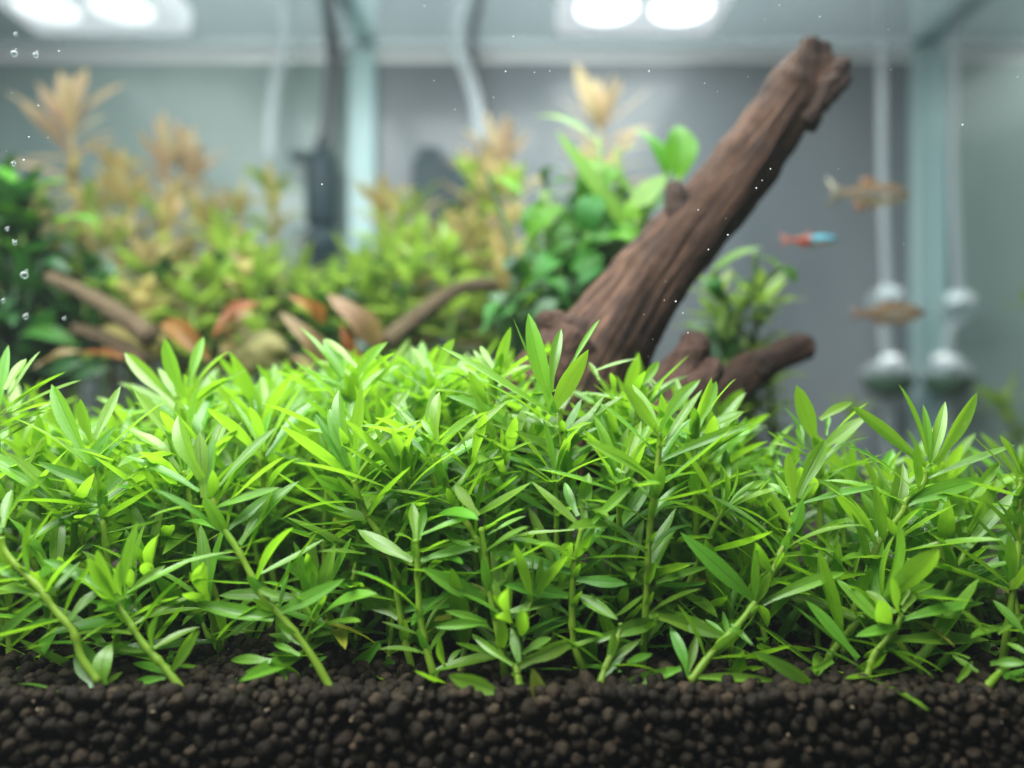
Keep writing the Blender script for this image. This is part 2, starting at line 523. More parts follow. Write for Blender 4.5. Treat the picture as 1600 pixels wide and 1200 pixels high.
def scatter_mesh(name, items, temps, mat):
    """items: (x, y, z, r, rot quaternion, template)"""
    V, F, n = [], [], 0
    for (x, y, z, r, q, k) in items:
        tv, tf = temps[k]
        R = np.array(q.to_matrix())
        V.append((tv * r) @ R.T + np.array((x, y, z)))
        F.append(tf + n); n += len(tv)
    V = np.concatenate(V) * S; F = np.concatenate(F)
    me = bpy.data.meshes.new(name)
    me.vertices.add(len(V)); me.vertices.foreach_set("co", V.astype(np.float32).ravel())
    me.loops.add(F.size); me.loops.foreach_set("vertex_index", F.astype(np.int32).ravel())
    me.polygons.add(len(F))
    me.polygons.foreach_set("loop_start", np.arange(0, F.size, F.shape[1], dtype=np.int32))
    me.polygons.foreach_set("use_smooth", np.ones(len(F), dtype=bool))
    me.update(calc_edges=True)
    return link(name, me, mat)

m, nt, out = new_mat("soil_granule")
L = nt.links.new
geo = N(nt, 'ShaderNodeNewGeometry')
tc = N(nt, 'ShaderNodeTexCoord')
nz = N(nt, 'ShaderNodeTexNoise', i_Scale=900.0, i_Detail=5.0, i_Roughness=0.65); L(tc.outputs['Object'], nz.inputs['Vector'])
rp = ramp(nt, [(0.0, (0.009, 0.0068, 0.0044)), (0.5, (0.0145, 0.0108, 0.0068)), (0.85, (0.023, 0.0165, 0.0102)), (1.0, (0.043, 0.030, 0.0185))])
L(geo.outputs['Random Per Island'], rp.inputs[0])
mul = N(nt, 'ShaderNodeMixRGB', blend_type='MULTIPLY', i_0=0.8); L(rp.outputs[0], mul.inputs[1])
mr = N(nt, 'ShaderNodeMapRange', i_1=0.3, i_2=0.7, i_3=0.45, i_4=1.4); L(nz.outputs[0], mr.inputs[0]); L(mr.outputs[0], mul.inputs[2])
pr = N(nt, 'ShaderNodeBsdfPrincipled', i_Roughness=0.7); pr.inputs['Specular IOR Level'].default_value = 0.1
bp = N(nt, 'ShaderNodeBump', i_Strength=0.7, i_Distance=0.0004); L(nz.outputs[0], bp.inputs['Height']); L(bp.outputs[0], pr.inputs['Normal'])
L(mul.outputs[0], pr.inputs['Base Color']); L(pr.outputs[0], out.inputs[0])
m_grain = m

r = random.Random(11)
def rq():
    return Quaternion((r.gauss(0, 1), r.gauss(0, 1), r.gauss(0, 1), r.gauss(0, 1))).normalized()
items = []
def too_close(x, y, z, rr, cells, k=0.80):
    key = (int(x / .5), int(y / .5), int(z / .5))
    for a in (-1, 0, 1):
        for b in (-1, 0, 1):
            for c in (-1, 0, 1):
                for (X, Y, Z, R) in cells.get((key[0] + a, key[1] + b, key[2] + c), ()):
                    if (X - x) ** 2 + (Y - y) ** 2 + (Z - z) ** 2 < ((R + rr) * k) ** 2:
                        return True
    cells.setdefault(key, []).append((x, y, z, rr))
    return False
cells = {}
def grain(x, y, z, rr, k=0.74):
    if not too_close(x, y, z, rr, cells, k):
        items.append((x, y, z, rr, rq(), r.randrange(10)))
def rad():
    return min(0.23, max(0.085, r.gauss(0.116, 0.020) + (0.05 if r.random() < 0.05 else 0)))
for _ in range(14000):                       # pressed against the front glass
    x = r.uniform(-9.3, 9.3); z = r.uniform(2.5, 4.25)
    grain(x, 12.82 + r.uniform(-0.10, 0.10) + 0.22 * max(0, z - 3.9), min(z, soil_z(x, 12.9) + 0.05), rad())
for _ in range(12000):                       # filling behind the first layer
    x = r.uniform(-9.3, 9.3); z = r.uniform(2.5, 4.2)
    grain(x, 13.05 + r.uniform(-0.05, 0.05), min(z, soil_z(x, 12.9)), rad(), 0.7)
for _ in range(34000):                      # lying on the top
    y = 12.8 + 6.7 * r.random() ** 1.3; x = r.uniform(-0.72, 0.72) * y
    grain(x, y, soil_z(x, y) - 0.06 + r.uniform(-0.10, 0.06), rad())
temps = grain_templates(10, 3, 5)
tag(scatter_mesh("gravel", items, temps, m_grain), "dark brown round soil granules heaped against the front of the tank", "gravel", kind='stuff')

# pale crumbs and root threads between the granules
m_crumb = simple_mat("pale_crumb", (0.22, 0.17, 0.11), 0.7, 0.2, (0.12, 0.09, 0.055), scale=600)
ct = grain_templates(4, 1, 9)
its = []
for (zx, zy) in ((350 + 1230 * .25, 1000 + 305 * .25), (350 + 1495 * .25, 1000 + 550 * .25), (350 + 1560 * .25, 1000 + 725 * .25),
                 (350 + 265 * .25, 1000 + 440 * .25), (350 + 790 * .25, 1000 + 490 * .25), (50, 1098), (62, 1110), (745, 1140), (1565, 1130), (1232, 1150), (1330, 1105), (240, 1112)):
    p = P(zx, zy, 12.66)
    for q in range(r.randint(1, 3)):
        its.append((p.x + r.uniform(-.04, .04), p.y, p.z + r.uniform(-.04, .04), r.uniform(.012, .030), rq(), r.randrange(4)))
tag(scatter_mesh("crumbs", its, ct, m_crumb), "tiny pale crumbs lying between the dark soil granules", "debris", kind='stuff')

# ------------------------------------------------------------------ lamps over the water
m_house = simple_mat("lamp_shell", (0.78, 0.80, 0.82), 0.35, 0.5, (0.72, 0.74, 0.77), emit=((0.93, 0.96, 1.0), 1.5))
m_frame = simple_mat("lamp_frame", (0.55, 0.57, 0.60), 0.3, 0.5)
m_led_dim = simple_mat("dim_led", (1, 1, 1), 0.3, 0.5, emit=((0.95, 1, 1), 3.6))
m_led = simple_mat("lit_led", (1, 1, 1), 0.3, 0.5, emit=((1, 1, 1), 8.0))
def aquarium_lamp(x0, x1, label, lm):
    xc = (x0 + x1) / 2
    t = thing("aquarium_lamp", (xc, 32, LAMP_Z), label, "lamp", "white lamps over the tank")
    h = (x1 - x0) / 2
    box("housing", (-h, -22, 0.0), (h, 12.4, 1.6), m_house, t, bevel=0.35)
    box("rim", (-h - 0.12, 12.0, 0.1), (h + 0.12, 12.6, 0.5), m_frame, t, bevel=0.1)
    for k in range(2):
        for yy in (9.2, 4.6):
            dx = (-0.45 + 0.9 * k) * h
            o = lathe("led", [(0.0, -0.12), (1.0, -0.10), (1.52, -0.04), (1.6, 0.06)], lm, t, (dx, yy, 0.0), 28)
    return t
aquarium_lamp(2.5, 11.1, "white lamp with two round lit bulbs above the driftwood tip", m_led)
aquarium_lamp(-26.3, -17.7, "white lamp seen at a slant above the tall pink-tipped plant", m_led_dim)  # mirror image of the lamp in the side glass, built as a second fixture

# ------------------------------------------------------------------ driftwood
m_wood = wood_mat("driftwood_bark", (0.008, 0.0042, 0.003), (0.055, 0.026, 0.0155), (0.19, 0.10, 0.060))
m_wood_dark = wood_mat("driftwood_knot", (0.028, 0.019, 0.016), (0.08, 0.05, 0.04), (0.14, 0.09, 0.07))
m_wood_red = wood_mat("driftwood_root", (0.02, 0.010, 0.007), (0.07, 0.035, 0.025), (0.15, 0.085, 0.06))
def gnarl(amp, seed, rid=5.0, along=1.0, twist=1.2):
    def d(t, th, p):
        a = th + twist * t
        c, s = math.cos(a), math.sin(a)
        n1 = noise.noise(Vector((c * 1.3, s * 1.3, t * 5 * along + seed)))                      # big swells and hollows
        n2 = noise.noise(Vector((c * rid * 0.5, s * rid * 0.5, t * 2.2 * along + seed * 2)))    # flutes along the grain
        n3 = noise.noise(Vector((c * rid * 1.6, s * rid * 1.6, t * 3.5 * along + seed * 3)))    # fibres
        n5 = noise.noise(Vector((c * rid * 3.2, s * rid * 3.2, t * 6 * along + seed * 5)))
        n4 = noise.noise(Vector((p.x * 1.1, p.y * 1.1, p.z * 1.1 + seed)))
        n6 = noise.noise(Vector((p.x * 3.5, p.y * 3.5, p.z * 3.5 + seed)))
        ridge = abs(n2) * 2 - 0.5
        crack = -max(0.0, abs(n3) - 0.28) * 1.2
        return 1 + amp * (0.8 * n1 + 0.30 * ridge + 0.42 * crack + 0.26 * n5 + 0.45 * n4 + 0.10 * n6)
    return d
def branch(name, ctrl, n, seg, mat, amp, seed, parent=None, base=(0, 0, 0), rid=5.0, along=1.0, rough_end=False):
    a = resample(ctrl, n)
    pts = [P(q[0], q[1], q[2]) for q in a]
    rad_ = [q[3] * q[2] / 1250 for q in a]
    return tube(name, pts, rad_, mat, parent, base, seg, gnarl(amp, seed, rid, along))
WB = P(935, 640, 20.5)
wood = thing("driftwood", WB, "thick brown driftwood trunk slanting up out of the green carpet", "driftwood")
branch("trunk", [(852, 740, 19.5, 105), (904, 620, 20, 80), (954, 530, 20.5, 70), (1002, 462, 20.8, 63), (1048, 400, 21, 58), (1105, 328, 21.2, 53), (1165, 252, 21.4, 53), (1225, 172, 21.6, 47), (1258, 124, 21.7, 43), (1274, 102, 21.8, 41), (1281, 92, 21.8, 38)],
       260, 160, m_wood, 0.22, 3.0, wood, WB)
for ctrl, mm, sd in (([(1228, 150, 21.3, 27), (1252, 108, 21.3, 24), (1266, 78, 21.4, 19), (1272, 66, 21.4, 13), (1276, 60, 21.4, 4)], m_wood, 9.0),
                     ([(1262, 120, 21.5, 24), (1280, 88, 21.6, 18), (1290, 72, 21.6, 10), (1293, 66, 21.6, 3)], m_wood, 12.0),
                     ([(1250, 190, 21.4, 26), (1278, 150, 21.3, 24), (1302, 118, 21.3, 20), (1318, 99, 21.3, 13), (1325, 91, 21.3, 4)], m_wood_dark, 15.0),
                     ([(1272, 168, 21.3, 16), (1304, 140, 21.2, 14), (1322, 124, 21.2, 9), (1328, 118, 21.2, 3)], m_wood_dark, 18.0)):
    branch("broken_tip", ctrl, 44, 32, mm, 0.28, sd, wood, WB, rid=4.0, along=2.2)
branch("knot", [(1080, 372, 20.8, 36), (1064, 336, 20.7, 25), (1055, 304, 20.6, 17), (1052, 286, 20.6, 11)], 40, 28, m_wood_dark, 0.22, 21.0, wood, WB)
branch("stub", [(930, 545, 20.2, 50), (885, 525, 19.9, 36), (858, 505, 19.8, 24), (842, 494, 19.8, 12)], 36, 26, m_wood, 0.25, 27.0, wood, WB)
branch("root", [(985, 690, 19.4, 50), (1040, 640, 19.5, 40), (1072, 575, 19.6, 37), (1082, 540, 19.6, 28), (1078, 520, 19.6, 12)], 50, 30, m_wood_red, 0.36, 33.0, wood, WB)
branch("root", [(1010, 680, 19.3, 40), (1060, 630, 19.3, 30), (1100, 590, 19.3, 26), (1118, 565, 19.4, 14)], 44, 26, m_wood_red, 0.36, 38.0, wood, WB)
branch("root", [(900, 545, 19.7, 56), (850, 590, 19.3, 46), (800, 640, 18.9, 36)], 40, 26, m_wood, 0.25, 41.0, wood, WB)
WB2 = P(1130, 650, 22)
w2 = thing("driftwood_branch", WB2, "short brown driftwood branch poking out low behind the carpet", "driftwood")
branch("branch", [(1080, 690, 21.6, 38), (1125, 620, 22, 34), (1165, 585, 22.3, 28), (1205, 562, 22.6, 24), (1240, 547, 22.8, 23), (1262, 541, 22.9, 20), (1271, 540, 22.9, 10)], 80, 36, m_wood, 0.24, 51.0, w2, WB2)
branch("knot", [(1195, 575, 22.0, 18), (1198, 556, 21.8, 14), (1199, 545, 21.8, 6)], 24, 20, m_wood_dark, 0.3, 55.0, w2, WB2)
# sticks among the plants at the back
m_stick = wood_mat("pale_stick", (0.05, 0.035, 0.018), (0.12, 0.085, 0.045), (0.20, 0.145, 0.085))
for ctrl, lab in (([('K', 250, 660), ('K', 430, 740), ('K', 620, 860), ('K', 760, 960)], "pale brown stick slanting down below the lime leaves"),
                  ([('K', 380, 920), ('K', 560, 980), ('K', 740, 1090)], "thinner pale stick lying under the slanting brown stick"),
                  ([('L', 1280, 690), ('L', 1090, 720), ('L', 900, 850), ('L', 720, 990)], "brown stick leaning towards the fallen orange leaves")):
    a = resample([(*px(*c), 26.2 - 0.6 * i, 9 + 2.5 * i) for i, c in enumerate(ctrl)], 40)
    pts = [P(q[0], q[1], q[2]) for q in a]
    o = tube("stick", pts, [q[3] * q[2] / 1250 for q in a], m_stick, None, pts[-1], 20, gnarl(0.25, len(lab)))
    tag(o, lab, "stick", "sticks at the back")
# ------------------------------------------------------------------ the carpet of stem plants
m_leaf = leaf_mat("carpet_leaf", (0.125, 0.285, 0.014), (0.06, 0.16, 0.006), (0.40, 0.76, 0.03), 0.42, 0.34, 0.45, patch=(0.085, 0.23, 0.012), coat=0.45, upper=(0.115, 0.275, 0.022))
m_tip = leaf_mat("young_leaf", (0.155, 0.32, 0.018), (0.08, 0.20, 0.008), (0.44, 0.78, 0.04), 0.42, 0.36, 0.45, patch=(0.12, 0.28, 0.015), coat=0.45, upper=(0.14, 0.305, 0.026))
m_old = leaf_mat("yellowing_leaf", (0.26, 0.32, 0.03), (0.14, 0.17, 0.02), (0.6, 0.7, 0.03), 0.45, 0.38, 0.5, patch=(0.30, 0.24, 0.05))
m_stem = simple_mat("green_stem", (0.15, 0.30, 0.02), 0.45, 0.4, (0.26, 0.36, 0.04), scale=120, bump=0.2)
CL = leaf_set(m_leaf, 14, 1, foot=0.24, tips=(0.5, 0.92))
CT = leaf_set(m_tip, 10, 2, foot=0.24, archs=(-0.03, 0.10), tips=(0.5, 0.92), widest=(0.46, 0.62))
CO = leaf_set(m_old, 3, 3)
GRP = "stem plants of the green carpet"

_nt = m_stem.node_tree
_pr = [n for n in _nt.nodes if n.type == 'BSDF_PRINCIPLED'][0]
_out = [n for n in _nt.nodes if n.type == 'OUTPUT_MATERIAL'][0]
_tr = N(_nt, 'ShaderNodeBsdfTranslucent'); _tr.inputs[0].default_value = (0.42, 0.62, 0.06, 1)
_ms = N(_nt, 'ShaderNodeMixShader', i_0=0.4)
_nt.links.new(_pr.outputs[0], _ms.inputs[1]); _nt.links.new(_tr.outputs[0], _ms.inputs[2]); _nt.links.new(_ms.outputs[0], _out.inputs[0])

def stem_tube(pts, r0, r1, parent, base, mat=None, nodes=None, nseg=8):
    n = 12 + 8 * int(nodes or 6)
    a = resample(pts, n)
    rr = []
    for i in range(n):
        t = i / (n - 1)
        rr.append((r0 + (r1 - r0) * t) * (1 + 0.38 * max(0, math.cos(t * (nodes or 6) * 2 * math.pi)) ** 10 - 0.10 * math.cos(t * (nodes or 6) * 2 * math.pi + 0.9)))
    return tube("stem", [Vector(q) for q in a], rr, mat or m_stem, parent, base, nseg)

HEROES = [
 ("tallest green stem plant, its leaf tip standing before the driftwood trunk", 15.2, 15.6,
  [('B', 1000, 770), ('B', 1008, 900), ('B', 1020, 1000), ('B', 1030, 1150)],
  [('B', 975, 790, 868, 372, .15, 84), ('B', 968, 765, 803, 388, .8, 30), ('B', 962, 700, 1005, 436, .15, 52), ('B', 970, 780, 1118, 524, .15, 84),
   ('B', 1040, 600, 1165, 398, .7, 30), ('B', 985, 805, 500, 512, .5, 55), ('B', 978, 845, 675, 655, .92, 52), ('B', 1012, 868, 1268, 714, .55, 40),
   ('B', 1000, 960, 705, 830, .6, 36), ('B', 1020, 960, 1190, 840, .8, 40)]),
 ("stem plant with a silvery crossing leaf pair, right of the tallest tip", 14.0, 13.9,
  [('B', 1415, 870), ('B', 1408, 1000), ('B', 1400, 1100), ('E', 1382, 120), ('E', 1368, 290), ('E', 1360, 470), ('E', 1352, 640)],
  [('B', 1412, 870, 1255, 660, .2, 70), ('B', 1415, 850, 1300, 668, .8, 40), ('B', 1420, 860, 1585, 648, .55, 62), ('B', 1432, 930, 1592, 690, .9, 50),
   ('B', 1398, 955, 1160, 745, .85, 48), ('B', 1390, 1065, 1108, 908, .3, 62), ('C', 85, 1092, 385, 850, .9, 56), ('C', 92, 985, 460, 832, .5, 46),
   ('E', 1402, 130, 1600, 118, .8, 34), ('E', 1395, 265, 1560, 190, .85, 40), ('E', 1370, 290, 1120, 230, .8, 30), ('E', 1400, 430, 1620, 362, .5, 46), ('E', 1400, 440, 1610, 430, .7, 34)]),
 ("green stem plant with wide V of long leaves, before the lower glass diffuser", 14.8, 14.6,
  [('C', 1192, 1030), ('C', 1180, 1085), ('C', 1110, 1150), ('F', 1095, 130), ('F', 1000, 260), ('F', 930, 430), ('F', 880, 580), ('F', 850, 720)],
  [('C', 1190, 1010, 882, 760, .3, 66), ('C', 1192, 960, 1078, 668, .55, 64), ('C', 1205, 990, 1180, 752, .4, 40), ('C', 1212, 1000, 1272, 740, .3, 52),
   ('C', 1230, 1000, 1404, 702, .2, 68), ('C', 1200, 1062, 1562, 920, .85, 46), ('C', 1135, 1105, 830, 914, .8, 34), ('C', 1105, 1165, 1448, 1062, .35, 74),
   ('F', 1040, 270, 1210, 128, .75, 56), ('F', 1028, 292, 850, 160, .6, 36), ('F', 930, 460, 1080, 330, .6, 50)]),
 ("stem plant with one blunt upright leaf and long silvery leaf, left of the tallest", 14.6, 14.4,
  [('B', 490, 960), ('B', 510, 1040), ('B', 555, 1150), ('E', 585, 140), ('E', 640, 230), ('E', 670, 310)],
  [('B', 488, 900, 498, 700, .1, 74), ('B', 520, 885, 642, 800, .45, 50), ('B', 512, 1000, 785, 735, .75, 44), ('B', 455, 915, 290, 738, .85, 54),
   ('B', 440, 965, 345, 875, .9, 50), ('B', 480, 900, 425, 815, .5, 40), ('B', 560, 1105, 745, 935, .6, 60), ('B', 500, 960, 520, 1000, .3, 30),
   ('E', 640, 150, 880, 10, .55, 48), ('E', 565, 130, 430, 50, .7, 40)]),
 ("green stem plant with a broad silvery leaf and dark upright leaves, left of centre", 14.6, 14.2,
  [('B', 140, 1070), ('B', 160, 1130), ('B', 195, 1215), ('E', 250, 230), ('E', 300, 340), ('E', 322, 470), ('E', 350, 650), ('E', 385, 790)],
  [('B', 138, 1060, -20, 790, .75, 50), ('B', 120, 1010, 40, 770, .25, 60), ('B', 128, 950, 80, 690, .2, 72), ('B', 150, 940, 175, 670, .3, 60),
   ('B', 150, 1065, 425, 815, .75, 72), ('B', 132, 970, 262, 850, .4, 44), ('B', 155, 1125, -20, 1050, .35, 52), ('B', 200, 1200, 475, 1070, .75, 44),
   ('E', 330, 570, 60, 400, .25, 84), ('E', 312, 440, 480, 512, .3, 70), ('E', 340, 545, 630, 512, .35, 62), ('E', 352, 592, 622, 535, .55, 50),
   ('E', 250, 680, 105, 832, .2, 70), ('E', 262, 785, 130, 835, .5, 40), ('E', 300, 745, 250, 800, .2, 90), ('E', 190, 310, -20, 300, .8, 40)]),
 ("leaf pair standing tall behind, before the orange fallen leaf", 17.0, 17.0,
  [('B', 135, 690), ('B', 140, 760), ('B', 150, 900)],
  [('B', 105, 665, 15, 480, .3, 60), ('B', 140, 668, 282, 492, .2, 66), ('B', 155, 600, 20, 478, .6, 46), ('B', 90, 640, -85, 430, .8, 40), ('B', 160, 680, 340, 590, .8, 44), ('B', 110, 690, -60, 640, .8, 50)]),
 ("green plant with a thick leaning yellowish stem at the left, roots at the soil edge", 14.0, 13.3,
  [('A', 882, 1140), ('D', 890, 90), ('D', 915, 175), ('D', 990, 290), ('D', 1052, 405), ('D', 1110, 500), ('D', 1180, 575), ('D', 1295, 725), ('D', 1385, 880)],
  [('A', 842, 1060, 742, 798, .3, 84), ('A', 852, 1140, 830, 865, .15, 66), ('A', 872, 1130, 892, 885, .2, 50), ('A', 886, 1130, 1155, 845, .7, 60),
   ('A', 830, 1115, 518, 968, .8, 58), ('A', 965, 1150, 1190, 968, .8, 48), ('A', 886, 1185, 1165, 1098, .6, 52), ('D', 905, 205, 640, 38, .75, 66),
   ('D', 1002, 272, 1245, 5, .55, 84), ('D', 948, 205, 1175, 32, .4, 50), ('D', 972, 300, 720, 362, .85, 34), ('D', 1068, 400, 1350, 248, .75, 48),
   ('D', 1065, 445, 1170, 490, .2, 60), ('D', 1142, 580, 805, 512, .4, 72), ('D', 1172, 545, 1435, 412, .4, 66), ('D', 1050, 530, 1140, 560, .3, 50),
   ('D', 1250, 730, 1140, 680, .4, 60), ('D', 1270, 690, 1165, 602, .3, 60), ('D', 1290, 775, 1362, 735, .5, 48), ('D', 1290, 640, 1360, 590, .6, 30),
   ('D', 1130, 755, 962, 750, .5, 60), ('D', 1082, 770, 935, 872, .6, 40), ('D', 1110, 760, 1260, 830, .3, 50), ('D', 1300, 880, 1265, 825, .1, 60), ('D', 1195, 850, 1185, 790, .2, 34)]),
 ("green stem plant with two tall leaves and a thin drooping side leaf, far left middle", 15.0, 14.8,
  [('A', 382, 1010), ('A', 402, 1090), ('A', 422, 1160), ('D', 430, 140), ('D', 440, 260)],
  [('A', 372, 1000, 216, 668, .2, 80), ('A', 385, 910, 335, 728, .3, 70), ('A', 395, 900, 502, 676, .8, 50), ('A', 362, 1005, 36, 800, .75, 30),
   ('A', 402, 975, 690, 735, .8, 26), ('A', 412, 1085, 158, 990, .35, 56), ('A', 420, 1165, 188, 1098, .85, 48), ('A', 390, 1050, 510, 905, .85, 60),
   ('A', 420, 1150, 700, 955, .7, 40), ('D', 425, 102, 200, 38, .85, 40), ('D', 330, 130, 78, 285, .7, 46)]),
 ("green tip of four spread leaves before the brown leaves, upper left of the carpet", 17.2, 17.2,
  [('A', 760, 770), ('A', 765, 850), ('A', 780, 1000)],
  [('A', 748, 760, 520, 535, .2, 66), ('A', 772, 720, 685, 478, .2, 70), ('A', 785, 680, 848, 470, .3, 50), ('A', 790, 735, 960, 528, .8, 44),
   ('A', 730, 720, 660, 600, .7, 50), ('A', 800, 755, 1030, 606, .55, 40), ('A', 750, 780, 600, 800, .7, 44), ('A', 700, 745, 520, 810, .85, 50)]),
 ("low bright green plant with a pale crown of blunt leaves, lower left by the soil", 13.5, 13.2,
  [('D', 490, 520), ('D', 535, 585), ('D', 600, 685), ('D', 690, 785), ('D', 770, 890)],
  [('D', 482, 505, 365, 322, .2, 80), ('D', 515, 420, 575, 172, .25, 66), ('D', 490, 470, 405, 290, .4, 66), ('D', 505, 480, 505, 330, .2, 70), ('D', 525, 490, 690, 355, .5, 40),
   ('D', 530, 470, 825, 318, .75, 42), ('D', 482, 505, 178, 332, .7, 52), ('D', 560, 605, 845, 470, .7, 46), ('D', 520, 552, 388, 548, .6, 50),
   ('D', 552, 640, 245, 668, .75, 40), ('D', 612, 722, 388, 680, .5, 40), ('D', 640, 702, 835, 612, .55, 44), ('D', 708, 805, 832, 625, .3, 48),
   ('D', 692, 825, 548, 852, .5, 46), ('D', 755, 895, 585, 862, .7, 36), ('D', 740, 775, 820, 775, .4, 60), ('D', 640, 700, 660, 560, .4, 50)]),
 ("leaning green plant with a yellow jointed stem, right of centre, rooted at the soil edge", 14.4, 13.3,
  [('F', 640, 140), ('F', 625, 220), ('F', 590, 290), ('F', 545, 400), ('F', 480, 510), ('F', 395, 620), ('F', 300, 720), ('F', 212, 835)],
  [('C', 640, 1165, 615, 950, .3, 60), ('C', 652, 1140, 772, 900, .15, 78), ('C', 640, 1155, 535, 1080, .5, 50), ('F', 632, 185, 540, 52, .3, 74),
   ('F', 655, 105, 1000, 28, .7, 40), ('F', 640, 110, 560, -30, .6, 40), ('F', 660, 110, 740, 10, .6, 40), ('F', 582, 265, 222, 42, .75, 56), ('F', 618, 278, 935, 188, .8, 44),
   ('F', 552, 390, 480, 260, .2, 76), ('F', 560, 370, 600, 300, .7, 36), ('F', 472, 495, 168, 218, .35, 84), ('F', 508, 515, 855, 385, .35, 60), ('F', 492, 540, 418, 635, .6, 56),
   ('F', 352, 655, 38, 545, .35, 72), ('F', 350, 640, 272, 580, .6, 56), ('F', 365, 640, 345, 545, .4, 34), ('F', 380, 600, 470, 690, .5, 26),
   ('F', 240, 822, 582, 838, .45, 44), ('F', 205, 815, 125, 610, .5, 50), ('F', 200, 800, 238, 640, .4, 40), ('F', 172, 785, -10, 838, .4, 50)]),
 ("green tip with one tall dark leaf, right of the short driftwood branch", 16.2, 16.2,
  [('C', 735, 940), ('C', 740, 1030), ('C', 750, 1180)],
  [('C', 738, 925, 652, 672, .2, 74), ('C', 712, 935, 596, 758, .85, 50), ('C', 752, 935, 950, 800, .35, 66), ('C', 805, 872, 950, 745, .85, 44),
   ('C', 775, 880, 785, 795, .8, 60), ('C', 750, 815, 885, 742, .5, 44), ('C', 690, 960, 540, 915, .85, 60), ('C', 680, 940, 660, 830, .2, 60), ('C', 735, 960, 560, 870, .6, 40)]),
 ("low green plant with a crown of short leaves above two large blades, right foreground", 13.7, 13.5,
  [('F', 1090, 560), ('F', 1060, 630), ('F', 985, 715), ('F', 955, 790), ('F', 925, 900)],
  [('F', 1072, 550, 1050, 405, .4, 70), ('F', 1092, 545, 1165, 425, .3, 66), ('F', 1085, 520, 1120, 440, .2, 80), ('F', 1012, 605, 815, 412, .3, 62), ('F', 1062, 555, 940, 462, .5, 50),
   ('F', 1085, 585, 1432, 512, .6, 56), ('F', 1078, 612, 898, 652, .55, 56), ('F', 1045, 662, 1452, 665, .4, 62), ('F', 1000, 708, 805, 912, .15, 92),
   ('F', 800, 748, 618, 862, .2, 78), ('F', 908, 745, 688, 500, .3, 66), ('F', 905, 742, 630, 515, .7, 36), ('F', 960, 815, 1035, 930, .7, 24), ('F', 905, 900, 930, 870, .2, 70), ('F', 720, 850, 470, 712, .35, 66)]),
 ("green plant with a silvery right-hand leaf, near the right edge", 14.6, 14.2,
  [('F', 1355, 295), ('F', 1338, 340), ('F', 1305, 410), ('F', 1265, 500), ('F', 1200, 680), ('F', 1130, 780), ('F', 1095, 890)],
  [('F', 1345, 285, 1185, 85, .35, 66), ('F', 1368, 280, 1580, 35, .75, 66), ('F', 1355, 220, 1300, 40, .3, 56), ('F', 1368, 210, 1490, -10, .3, 56), ('C', 1365, 1150, 1500, 990, .3, 50),
   ('F', 1308, 365, 1168, 195, .7, 60), ('F', 1300, 475, 1610, 378, .7, 60), ('F', 1350, 390, 1570, 340, .6, 36), ('F', 1260, 490, 1100, 395, .5, 40), ('F', 1380, 260, 1600, 190, .85, 40)]),
 ("green plant with a thick pale stem leaning at the left edge over the soil", 13.4, 13.1,
  [('D', 5, 240), ('D', 22, 300), ('D', 85, 375), ('D', 160, 445), ('D', 228, 540), ('D', 305, 630), ('D', 340, 740), ('D', 410, 840)],
  [('D', 18, 190, 185, -5, .6, 40), ('D', 12, 200, 50, 40, .4, 60), ('D', 5, 220, -110, 40, .5, 60), ('D', 112, 432, -10, 345, .35, 74), ('D', 215, 470, 335, 340, .7, 40),
   ('D', 175, 512, -30, 700, .4, 62), ('D', 182, 492, -20, 452, .7, 40), ('D', 292, 592, 95, 612, .8, 28), ('D', 262, 595, 120, 695, .7, 34),
   ('D', 290, 582, 440, 452, .4, 50), ('D', 230, 540, 120, 470, .5, 40), ('D', 400, 855, 325, 670, .1, 110), ('D', 430, 855, 465, 680, .15, 90), ('D', 440, 850, 510, 800, .1, 60), ('D', 385, 830, 340, 790, .6, 24),
   ('D', 410, 880, 250, 890, .7, 24), ('D', 240, 880, 70, 850, .8, 18)]),
 ("small green plant topped by rounded blunt leaves, just left of centre", 13.8, 13.5,
  [('E', 400, 250), ('E', 405, 335), ('E', 415, 560), ('E', 442, 700), ('E', 490, 865)],
  [('E', 398, 250, 385, 95, .1, 80), ('E', 412, 250, 435, 100, .2, 60), ('E', 405, 258, 410, 150, .1, 70), ('E', 420, 232, 642, 158, .6, 46), ('E', 418, 335, 675, 278, .45, 46), ('E', 390, 335, 158, 208, .45, 70),
   ('E', 392, 262, 310, 230, .8, 40), ('E', 430, 300, 540, 250, .8, 30), ('E', 425, 720, 395, 690, .3, 80), ('E', 450, 830, 500, 790, .3, 50), ('E', 520, 770, 500, 650, .3, 46), ('E', 530, 770, 590, 705, .4, 34), ('E', 490, 800, 545, 785, .5, 24)]),
 ("green plant with a thin upright stem and blunt side leaves, centre below the tallest", 14.0, 13.8,
  [('E', 1090, 200), ('E', 1072, 290), ('E', 1055, 400), ('E', 1050, 560), ('E', 1060, 690), ('E', 1100, 800)],
  [('E', 1100, 185, 1120, -30, .2, 66), ('E', 1130, 185, 1310, 15, .45, 56), ('E', 1082, 190, 880, 5, .5, 50), ('E', 1075, 150, 1020, 10, .3, 60), ('E', 1060, 320, 1115, 275, .15, 66), ('E', 1035, 300, 888, 272, .6, 42),
   ('E', 1045, 385, 718, 310, .45, 72), ('E', 1062, 412, 1282, 432, .3, 56), ('E', 1035, 482, 765, 438, .3, 62), ('E', 1075, 480, 1240, 582, .4, 62), ('E', 1052, 590, 1140, 765, .1, 92),
   ('E', 1060, 680, 1140, 790, .4, 60), ('E', 1060, 210, 790, 240, .8, 36), ('E', 1230, 570, 1350, 480, .6, 34)]),
 ("dark green plant with a thick upright stem and stacked level leaves, left of centre front", 14.0, 13.6,
  [('E', 672, 200), ('E', 690, 330), ('E', 708, 480), ('E', 742, 640), ('E', 760, 740)],
